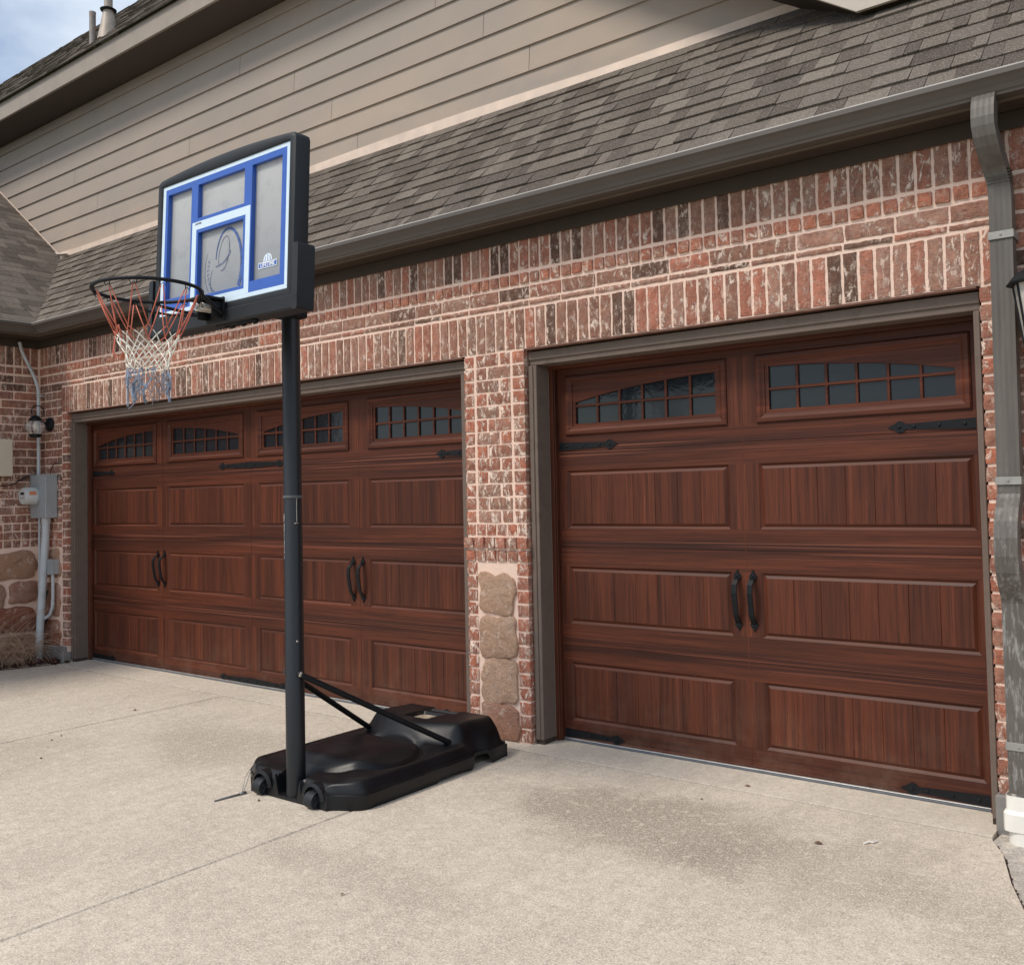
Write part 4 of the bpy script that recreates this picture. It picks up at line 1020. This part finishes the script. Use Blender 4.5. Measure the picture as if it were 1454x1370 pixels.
# wheel arches (housings) and wheels
for sx in (-1, 1):
    wx = XC+sx*.205
    ar = MB()
    arch = [(.060*math.cos(a_), .045+.062*math.sin(a_)) for a_ in [math.pi*k/10 for k in range(11)]]
    outer = [(.078*math.cos(a_)*1.05, .045+.078*math.sin(a_)) for a_ in [math.pi*k/10 for k in range(11)]]
    for k in range(10):
        for y_a, y_b in ((Y0b-.012, Y0b+.05),):
            p0, p1, p2, p3 = arch[k], arch[k+1], outer[k+1], outer[k]
            ar.add([(wx+p0[0], y_a, p0[1]), (wx+p1[0], y_a, p1[1]), (wx+p2[0], y_a+.008, p2[1]), (wx+p3[0], y_a+.008, p3[1]), (wx+p0[0], y_b, p0[1]), (wx+p1[0], y_b, p1[1]), (wx+p2[0], y_b, p2[1]), (wx+p3[0], y_b, p3[1])],
                   [(0,1,2,3), (0,4,5,1), (3,2,6,7)])
    ar.build('wheel_arch', M_BASE, base, smooth=True, auto=40)
    wl = MB(); wc = (wx, Y0b-.004, .042)
    wl.lathe([(.030, -.027), (.041, -.024), (.042, 0), (.041, .024), (.030, .027)], wc, 'X', 24)
    for k in range(6):
        a_ = math.pi*2*k/6; ca, sa = math.cos(a_), math.sin(a_)
        for s2 in (-1, 1): wl.tube([(wx+s2*.0285, wc[1], wc[2]), (wx+s2*.0285, wc[1]+.030*ca, wc[2]+.030*sa)], .0035, 6)
    wl.tube([(wx-.036, wc[1], wc[2]), (wx+.036, wc[1], wc[2])], .010, 10)
    for s2 in (-1, 1):
        wl.lathe([(.033, s2*.0272), (.038, s2*.0310), (.041, s2*.024)], wc, 'X', 24)
    wl.build('wheel', M_FRAME, BH, smooth=True, auto=35)
# pole
ZB = 2.475                                            # bottom of the board graphic
pl = MB(); pl.tube([(XC, YP, .012), (XC, YP, .63), (XC, YP, .632), (XC, YP, 1.33), (XC, YP, 1.332), (XC, YP, 2.62)], [.0485, .0485, .0475, .0475, .0465, .0465], 28)
pole = pl.build('pole', M_POLE, BH, smooth=True, auto=30)
bn = MB(); bn.lathe([(.0485, -.007), (.0492, -.006), (.0492, .006), (.0485, .007)], (XC, YP, 1.535), n=28); 
bn.build('label_band', simple('worn_label', (.09, .095, .10), .5, var=.5, nscale=40), pole, smooth=True)
bn = MB(); bn.tube([(XC+.0455, YP-.012, 1.40), (XC+.0455, YP-.012, 1.535)], .0016, 5); bn.box(XC+.034, XC+.052, YP-.024, YP-.006, 1.397, 1.402)
bn.build('label_tag', M_SPRING, pole)
scr = MB()
for k in range(18):
    zc_ = 1.22+.016*k*.8; a0 = math.radians(-104+rnd.uniform(-2, 2)); ww = rnd.uniform(.02, .085)
    z0_, z1_ = zc_, zc_+.0125
    scr.add([(XC+.0488*math.cos(a0-ww), YP+.0488*math.sin(a0-ww), z0_), (XC+.0488*math.cos(a0+ww), YP+.0488*math.sin(a0+ww), z0_+.001), (XC+.0488*math.cos(a0+ww*.8), YP+.0488*math.sin(a0+ww*.8), z1_), (XC+.0488*math.cos(a0-ww*.7), YP+.0488*math.sin(a0-ww*.7), z1_)], [(0,1,2,3)])
scr.build('scuff_mark', simple('scuffed_metal', (.42, .43, .44), .5, var=.3), pole)
bo = MB(); bo.tube([(XC-.062, YP-.01, .632), (XC+.062, YP-.01, .632)], .008, 8); bo.lathe([(.014, .052), (.014, .060), (.008, .066)], (XC, YP-.01, .632), 'X', 8); bo.build('bolt', M_SPRING, pole)
bo = MB(); bo.lathe([(.006, .046), (.005, .052)], (XC, YP-.02, .80), 'X', 8); bo.build('bolt', M_SPRING, pole)
for sx in (-1, 1):
    st = MB(); p0 = Vector((XC+sx*.052, YP-.01, .632)); p1 = Vector((XC+sx*.335, -.60, .128))
    d_ = (p1-p0); st.tube([p0-d_*.012, p0+d_*.02, p0+d_*.05, p1-d_*.04, p1], [.013, .015, .0155, .0155, .012], 12)
    st.build('strut', M_BLACK, BH, smooth=True, auto=40)
# backboard: local frame leaning back slightly
ZBB, ZBT = 2.475, 3.160; YBB, YBT = -1.850, -1.820
HWB = .521
def BP(u, v, d):
    """u: metres from centre, v: 0 bottom .. .685 top of the graphic, d: towards the court"""
    t = v/.685; return (XC+u, YBB+(YBT-YBB)*t-d, ZBB+(ZBT-ZBB)*t)
VB = .685
BB = MB()
def strip(mb, u0, u1, v0, v1, d, mi, th=.004):
    vs = [BP(u0,v0,d), BP(u1,v0,d), BP(u1,v1,d), BP(u0,v1,d), BP(u0,v0,d-th), BP(u1,v0,d-th), BP(u1,v1,d-th), BP(u0,v1,d-th)]
    mb.add(vs, [(0,1,2,3), (4,7,6,5), (0,4,5,1), (1,5,6,2), (2,6,7,3), (3,7,4,0)], mi)
# white border
wbd = .026
u0, u1 = -HWB, HWB
G = MB(); TH = .026
def holed(mb, rects_outer, d, mi, th): 
    for r_ in rects_outer: strip(mb, *r_, d, mi, th)
def fx(x, top): return 0
# coordinates from the photograph (metres from the board's centre)
wl_, wr_ = -HWB+wbd, HWB-wbd
vt, vbm = VB-.022, .026
holed(G, [(-HWB, HWB, VB-.020, VB), (-HWB, wl_, .0, VB-.0201), (wr_, HWB, .0, VB-.0201), (wl_+.0001, wr_-.0001, 0, .0225)], .004, 1, TH)
# blue layout
A0, A1, B0, B1 = wl_+.022, -.262, -.205, .178     # left pane, centre pane
C0, C1 = .236, wr_-.034
S0, S1 = -.248, .228                              # white square outer
zt_, zp = VB-.0202, VB-.050
blue = [(wl_, A0, .0226, zt_), (C1, wr_, .0226, zt_), (A0, C1, zp, zt_-.0001), (A1, B0, .445, zp-.0001), (B1, C0, .445, zp-.0001),
        (B0, B1, .445, .462), (A0, A1-.0001, .0227, .085), (A1, S0, .0228, .4449), (S1, C0, .0228, .4449), (C0+.0001, C1, .0227, .075)]
holed(G, blue, .004, 0, TH)
sq = [(S0, S1, .405, .4448), (S0, S0+.036, .0229, .4049), (S1-.036, S1, .0229, .4049), (S0+.0361, S1-.0361, .0229, .048)]
holed(G, sq, .0042, 1, TH)
ib0, ib1 = S0+.0362, S1-.0362
holed(G, [(ib0, ib1, .388, .4048), (ib0, ib0+.016, .0481, .3879), (ib1-.016, ib1, .0481, .3879), (ib0+.0161, ib1-.0161, .0481, .064)], .004, 0, TH)
gbo = G.build('board_graphic', [M_BLUE, M_WHITEP], BH)
pn = MB(); strip(pn, -HWB+.01, HWB-.01, .01, VB-.01, -.019, 0, .006); pane = pn.build('frosted_pane', M_FROST, BH)
# shooter marking (ball swoosh) printed on the square
sw = MB()
def ell(cu, cv, ru_, rv_, a0, a1, w0, w1, tilt=0, n_=40, mi=0):
    P_ = []; 
    for k in range(n_+1):
        a_ = math.radians(a0+(a1-a0)*k/n_); x = ru_*math.cos(a_); y = rv_*math.sin(a_)
        P_.append((cu+x*math.cos(tilt)-y*math.sin(tilt), cv+x*math.sin(tilt)+y*math.cos(tilt)))
    for k in range(n_):
        (xa, ya), (xb, yb_) = P_[k], P_[k+1]; dx, dy = xb-xa, yb_-ya; l_ = math.hypot(dx, dy) or 1; nx_, ny_ = -dy/l_, dx/l_
        wa = w0+(w1-w0)*k/n_; wb = w0+(w1-w0)*(k+1)/n_
        sw.add([BP(xa-nx_*wa, ya-ny_*wa, -.0175), BP(xa+nx_*wa, ya+ny_*wa, -.0175), BP(xb+nx_*wb, yb_+ny_*wb, -.0175), BP(xb-nx_*wb, yb_-ny_*wb, -.0175)], [(0,1,2,3)], mi)
M_SW = simple('swoosh_print', (.06, .11, .30), .5, var=.6, nscale=60)
ell(.035, .20, .105, .175, 165, -48, .0025, .0125, .10, mi=0)
ell(-.005, .255, .040, .085, 230, -95, .0015, .0022, -.22, mi=1)
ell(-.035, .20, .125, .165, 158, 268, .0012, .0020, -.12, mi=1)
ell(-.06, .30, .12, .10, -100, -30, .0035, .0045, .10, mi=1)
ell(.0, .12, .11, .12, 200, 120, .0015, .0015, .5, mi=1)
for k in range(11):
    a_ = math.radians(170+9*k); cu_p, cv_p = -.035+.095*math.cos(a_), .20+.13*math.sin(a_)
    ell(cu_p, cv_p, .007, .014, 0, 160, .0022, .0012, .4*k, 6, mi=1)
sw.build('swoosh_print', [M_SW, simple('grey_swoosh_print', (.14, .17, .26), .5, var=.6, nscale=60)], pane, fix=False)
# logo: rounded plate with lettering and a half ball
lg = MB(); lu, lv = .343, .142
ball = [(lu+.034*math.cos(a_), lv+.018+.036*math.sin(a_)) for a_ in [math.pi*k/14 for k in range(15)]]
lg.prism(ball, BP, -.0180, -.0168, 0)
lg.prism([(lu-.068, lv-.014), (lu+.068, lv-.014), (lu+.070, lv+.016), (lu-.070, lv+.016)], BP, -.0180, -.0165, 0)
lg.prism([(lu-.064, lv-.010), (lu+.064, lv-.010), (lu+.066, lv+.012), (lu-.066, lv+.012)], BP, -.0166, -.0160, 1)
for q_ in (-.016, 0, .016):
    lg.tube([BP(lu+q_*1.3, lv+.019, -.0164), BP(lu+q_, lv+.050-abs(q_)*.6, -.0164)], .0012, 4, 1)
lgo = lg.build('logo', [simple('logo_white', (.72, .80, .88), .4), M_BLUE], pane)
def text(body, size, u, v, d, mat, parent, name, extr=.0004, bold=0.0):
    cu = bpy.data.curves.new(name, 'FONT'); cu.body = body; cu.size = size; cu.extrude = extr; cu.offset = bold; cu.align_x = 'CENTER'; cu.align_y = 'CENTER'
    o = bpy.data.objects.new(name, cu); COL.objects.link(o); cu.materials.append(mat)
    deps = bpy.context.evaluated_depsgraph_get(); me = bpy.data.meshes.new_from_object(o.evaluated_get(deps))
    bpy.data.objects.remove(o); o = bpy.data.objects.new(name, me); COL.objects.link(o)
    lean = math.atan2(YBT-YBB, ZBT-ZBB)
    o.parent = parent; p_ = Vector(BP(u, v, d))-ORG[parent]; o.location = p_; o.rotation_euler = (math.pi/2-lean, 0, 0); ORG[o] = ORG[parent]
    return o
text('LIFETIME', .0275, lu, lv+.0008, -.0155, simple('letter_white', (.85, .88, .9), .4), pane, 'lettering', bold=.0006)
text('LIFETIME', .014, S0+.052, .433, .0050, simple('letter_grey', (.16, .17, .22), .4), gbo, 'lettering')
# frame: sweep of a rounded profile round the board; top edge gently crowned
fr = MB()
def fo_(k):   # outline (u, v) points
    crown = lambda u: VB+.052+.030*(1-(u/.57)**2)
    pts = []
    r_ = .03
    for i in range(25): u = .560-.030-(1.06)*i/24; pts.append((u, crown(u)))
    return pts
OUT = []
crown = lambda u: VB+.036+.030*(1-(u/.57)**2)
UO = HWB+.044
OUT += [(-UO, -.055), (UO, -.055)]
OUT += [(UO, crown(UO)-.03), (UO-.008, crown(UO)-.010)]
OUT += [(UO-.03-(2*UO-.06)*i/24, crown(UO-.03-(2*UO-.06)*i/24)) for i in range(25)]
OUT += [(-UO+.008, crown(UO)-.010), (-UO, crown(UO)-.03)]
nO = len(OUT)
def inner(u, v): return (max(-HWB+.0005, min(HWB-.0005, u)), max(.0005, min(VB-.0005, v)))
INN = [inner(u, v) for u, v in OUT]
def mixp(k): return [(a[0]*(1-k)+b_[0]*k, a[1]*(1-k)+b_[1]*k) for a, b_ in zip(OUT, INN)]
rings = []
for k, dd in ((.03, -.070), (0, -.066), (0, -.004), (.10, .008), (.35, .014), (.85, .013), (1.0, .008), (1.0, -.030)):
    rings.append([BP(u, v, dd) for u, v in mixp(k)])
vs = [p for r_ in rings for p in r_]
fr.add(vs, [(i*nO+j, i*nO+(j+1) % nO, (i+1)*nO+(j+1) % nO, (i+1)*nO+j) for i in range(len(rings)-1) for j in range(nO)])
fr.prism([(u, v) for u, v in mixp(.3)], BP, -.071, -.045)
fro = fr.build('frame', M_FRAME, BH, smooth=True, auto=35)
# U-shaped lower bracket
ub = MB()
ub.sweep([BP(-.60, -.068, -.03), BP(.60, -.068, -.03)], [(-.048, -.034), (.040, -.034), (.048, -.026), (.048, .030), (.040, .036), (-.048, .036)])
for sx in (-1, 1):
    prv = [(.0, -.104), (.030, -.104), (.036, -.095), (.036, .185), (.030, .198), (.0, .200)]
    ub.prism([(sx*(UO+.004+a_), b_) for a_, b_ in prv], BP, -.078, .018)
ub.build('lower_bracket', M_FRAME, BH, smooth=True, auto=25)
# arm assembly behind the board, to the pole
am = MB()
for sx in (-.055, .055):
    for za, zb_ in ((2.36+.18, 2.62), (2.60, 2.95)):
        am.tube([(XC+sx, YP+.01, za-.02), (XC+sx, YBB+.075, zb_)], .016, 10)
am.bbox(XC-.09, XC+.09, YBB+.06, YBB+.085, 2.50, 3.02, .004); am.bbox(XC-.07, XC+.07, YP-.06, YP+.06, 2.46, 2.66, .01)
am.build('lift_arm', M_BLACK, BH, smooth=True, auto=30)
# rim
RC = Vector((XC-.045, -2.195, 2.492)); RR = .234
tx, ty = -.010, .030
ex = Vector((1, 0, ty)).normalized(); ey = Vector((0, 1, tx)).normalized()
RPT = lambda a_, r_=RR, dz=0: RC+ex*(r_*math.cos(a_))+ey*(r_*math.sin(a_))+Vector((0, 0, dz))
ri = MB(); ri.tube([RPT(2*math.pi*k/64) for k in range(64)], .0085, 10, closed=True)
# lower brace hoop
lo = [RPT(math.pi*(1.02+.0)*k/24-math.pi*1.5+math.pi*.99-.0, RR*.93, 0) for k in range(1)]
br = []
for k in range(25):
    a_ = math.radians(-62-236*k/24)   # round the back half towards the board
for sx in (-1, 1):
    ri.tube([RPT(math.radians(90-sx*52), RR*1.0, -.008), RPT(math.radians(90-sx*44), RR*1.02, -.020), Vector((XC+sx*.066, YBB-.03, 2.415))], .008, 8)
ri.tube([RPT(math.radians(a_), RR*.98, -.008-.055*math.sin(math.radians(max(0, a_-0)))) for a_ in range(0, 1)] or [RC, RC], .001, 3)
ly = [RPT(math.radians(168), RR, -.012), RPT(math.radians(150), RR*.98, -.045), RPT(math.radians(125), RR*1.0, -.062), Vector((XC-.066, YBB-.05, 2.418))]
ri.tube(ly, .0065, 8)
ri.bbox(XC-.075, XC+.075, YBB-.125, YBB-.022, 2.478, 2.492, .004)
ri.bbox(XC-.070, XC+.070, YBB-.028, YBB-.016, 2.385, 2.50, .004)
ri.bbox(XC-.062, XC-.052, YBB-.085, YBB-.025, 2.395, 2.475, .004); ri.bbox(XC+.052, XC+.062, YBB-.085, YBB-.025, 2.395, 2.475, .004)
for k in range(12):
    a_ = 2*math.pi*(k+.5)/12; w_ = .07
    ri.tube([RPT(a_-w_, RR, -.006), RPT(a_-w_*.7, RR-.004, -.024), RPT(a_, RR-.006, -.014), RPT(a_+w_*.7, RR-.004, -.024), RPT(a_+w_, RR, -.006)], .0022, 6)
rim = ri.build('rim', M_BLACK, BH, smooth=True, auto=50)
sp_m = MB()
for sx in (-.024, .024):
    sp_m.tube([(XC+sx+.017*math.cos(k*.9), YBB-.115+.085*k/84, 2.447+.017*math.sin(k*.9)) for k in range(85)], .0027, 5)
sp_m.build('spring', M_SPRING, rim, smooth=True)
bk = MB()
for q_ in range(6): bk.tube([(XC+.02+.045*q_, YBB+.02, 2.372), (XC+.03+.045*q_, YBB+.02, 2.372-.012*(q_ % 2))], .016, 8)
bk.tube([(XC-.02, YBB+.0, 2.375), (XC+.26, YBB+.02, 2.372)], .012, 8)
bk.build('mounting_bracket', M_BLACK, BH, smooth=True)
# net
ne = MB(); rn = random.Random(5)
lev = [(0, .2286, -.022), (1, .150, -.185), (2, .128, -.225), (3, .108, -.265), (4, .096, -.300), (5, .090, -.335), (6, .088, -.365)]
def npt(k, half, lvl, j=0.0):
    _, r_, dz = lev[lvl]; a_ = 2*math.pi*(k+.5*half)/12
    return RPT(a_, r_, dz)+Vector((rn.uniform(-1, 1), rn.uniform(-1, 1), rn.uniform(-1, 1)))*j
P = {}
for l in range(7):
    for k in range(12): P[l, k] = npt(k, (l+1) % 2, l, .006 if l else 0)
for k in range(12):
    for l in range(6):
        mi = 0 if l < 1 else (1 if l < 6 else 2)
        n1, n2 = (P[l+1, k], P[l+1, (k+1) % 12]) if (l+1) % 2 == 1 else (P[l+1, k], P[l+1, (k-1) % 12])
        for tgt in (n1, n2):
            a_ = P[l, k]
            if l == 0: a_ = a_+(tgt-a_)*.0+Vector(((tgt-a_).x*.12, (tgt-a_).y*.12, 0))
            mid = a_.lerp(tgt, .5)+Vector((0, 0, -.004 if l == 0 else -.001))
            if l == 1: 
                ne.tube([a_, a_.lerp(tgt, .55)], .0022, 5, 0); ne.tube([a_.lerp(tgt, .55), tgt], .0022, 5, 1)
            else: ne.tube([a_, mid, tgt], .0027, 5, mi)
# tangled blue tail
for k in range(12):
    base_ = P[6, k]
    for s_ in range(3):
        p = base_.copy(); pts = [p.copy()]
        for q_ in range(6):
            p = p+Vector((rn.uniform(-.020, .020), rn.uniform(-.020, .020), rn.uniform(-.036, .004))); 
            d_ = Vector((p.x-RC.x, p.y-RC.y)); 
            if d_.length > .10: p.x = RC.x+d_.x*.1/d_.length; p.y = RC.y+d_.y*.1/d_.length
            pts.append(p.copy())
        ne.tube(pts, .0021, 5, 2)
for k in (2, 5, 6, 9):
    p = P[6, k]+Vector((0, 0, -.05)); ne.tube([p+Vector((rn.uniform(-.01, .01), rn.uniform(-.01, .01), -.018*q_)) for q_ in range(6)], .007, 6, 2)
p = P[6, 7]; ne.tube([p, p+Vector((.002, -.002, -.08)), p+Vector((-.002, 0, -.165))], .005, 6, 2)
# loose red loop hanging on the left
h = RPT(math.radians(200), .165, -.14)
ne.tube([h, h+Vector((-.012, -.006, -.05)), h+Vector((-.022, -.010, -.12)), h+Vector((-.012, -.004, -.155)), h+Vector((.012, .006, -.158)), h+Vector((.022, .01, -.12)), h+Vector((.010, .006, -.05)), h+Vector((.002, 0, 0))], .0028, 5, 0)
ne.tube([h, h+Vector((-.02, -.006, -.06)), h+Vector((-.026, -.012, -.13)), h+Vector((-.004, -.004, -.17))], .0026, 5, 0)
ne.build('net', [M_RED, M_WHT, M_BLU], rim, smooth=True, label='net fading from red through white to tangled blue')
# tether cable with pin
te = MB()
te.tube([(-.74, -1.32, .135), (-.745, -1.42, .125), (-.735, -1.48, .09), (-.715, -1.525, .03), (-.705, -1.545, .006)], .0022, 6)
te.tube([(-.735, -1.33, .137), (-.755, -1.45, .115), (-.748, -1.50, .07), (-.72, -1.535, .025), (-.705, -1.55, .006)], .0018, 6)
te.tube([(-.70, -1.54, .006), (-.71, -1.60, .006), (-.725, -1.70, .006)], .005, 8)
te.tube([(-.70, -1.53, .007), (-.706, -1.565, .007)], .008, 8)
te.build('tether_cable', M_MINT, BH, smooth=True)

# ================================================================== PLANT AND DEBRIS
gr = MB(); rg = random.Random(3)
for i in range(300):
    bx2, by2 = rg.uniform(-6.10, -5.88), rg.uniform(-.75, -.20); a_ = rg.uniform(0, 6.28); L2 = rg.uniform(.30, .85); lean = rg.uniform(.25, 1.1)
    pts = []; p = Vector((bx2, by2, -.02)); el_ = rg.uniform(1.0, 1.5); cur = rg.uniform(.15, .55)
    for k in range(8):
        pts.append(p.copy()); p = p+Vector((math.cos(a_)*math.cos(el_), math.sin(a_)*math.cos(el_), math.sin(el_)))*(L2/7); el_ -= cur*rg.uniform(.5, 1.3); a_ += rg.uniform(-.3, .3)
        p.x = max(p.x, XW+.03); p.z = max(p.z, .0)
    r0 = rg.uniform(.0018, .0036); gr.tube(pts, [r0*(1-.1*k) for k in range(8)], 4)
tag(gr.build('dry_shrub', M_STRAW, fix=False), 'dry leafless shrub with curling brown stems against the stone base', 'shrub')
sk = MB()
sk.tube([(-6.02, -.08, .12), (-6.0, -.06, .35), (-5.97, -.03, .42)], [.016, .012, .006], 7)
sk.tube([(-6.0, -.10, .46), (-5.975, -.07, .58), (-5.955, -.05, .68)], [.007, .013, .010], 7)
sk.tube([(-6.0, -.10, .46), (-6.01, -.09, .35)], .007, 7)
tag(sk.build('dead_branch', M_BLACK), 'dark dead branch leaning behind the thick grey conduit', 'branch')
def leaf(x, y, s_, a_, lab, z=.004, m=M_LEAF, nm='fallen_leaf', cat='leaf', grp='dead leaves on the driveway'):
    b = MB(); n_ = 7
    c_, q = math.cos(a_), math.sin(a_)
    for k in range(n_-1):
        t0, t1 = k/(n_-1), (k+1)/(n_-1)
        def e(t, sd_):
            w_ = math.sin(math.pi*(t*.92+.04))*.32*s_*(1+.25*math.sin(t*17)); l_ = (t-.5)*s_
            return (x+c_*l_-q*w_*sd_, y+q*l_+c_*w_*sd_, z+abs(sd_)*.22*w_+.10*s_*math.sin(t*3.1))
        b.add([e(t0,-1), e(t0,0), e(t1,0), e(t1,-1)], [(0,1,2,3)]); b.add([e(t0,0), e(t0,1), e(t1,1), e(t1,0)], [(0,1,2,3)])
    o = b.build(nm, m, fix=False, loc=(x, y, 0)); tag(o, lab, cat, grp)
leaf(1.4257, -.045, .030, .4, 'crumpled brown leaf on the apron before the right garage door', .006)
leaf(2.008, -.60, .038, .1, 'long brown leaf on the concrete before the right garage door')
leaf(-1.11, -.99, .040, .3, 'curled brown leaf on the concrete left of the hoop base')
leaf(.69, -2.09, .018, 1.3, 'small brown leaf alone on the open concrete in the foreground')
leaf(-3.08, -.79, .035, .2, 'thin brown leaf on the concrete near the wide garage door')
def pebble(x, y, r_, lab, m=M_LEAF):
    b = MB(); b.lathe([(r_*.5, 0), (r_, r_*.4), (r_*.85, r_), (r_*.3, r_*1.3)], (x, y, .0), n=9)
    tag(b.build('pebble', m, smooth=True, loc=(x, y, 0)), lab, 'pebble', 'specks on the driveway')
pebble(-.541, -1.568, .007, 'dark brown pebble in front of the hoop base wheel')
pebble(-2.34, -1.80, .007, 'dark speck nearest the camera of three at the left edge')
pebble(-2.73, -1.55, .006, 'middle one of three dark specks at the left edge')
pebble(-2.79, -1.46, .006, 'farthest of three dark specks at the left edge')
pebble(1.32, -.344, .005, 'small dark speck on the stained concrete before the right door')
wp = MB(); wp.tube([(2.17, -.50, .004), (2.185, -.475, .009), (2.20, -.47, .006), (2.21, -.44, .005)], .004, 6)
tag(wp.build('paint_chip', simple('white_chip', (.75, .72, .66), .6)), 'curled white paint chip on the concrete by the right garage door', 'paint chip')
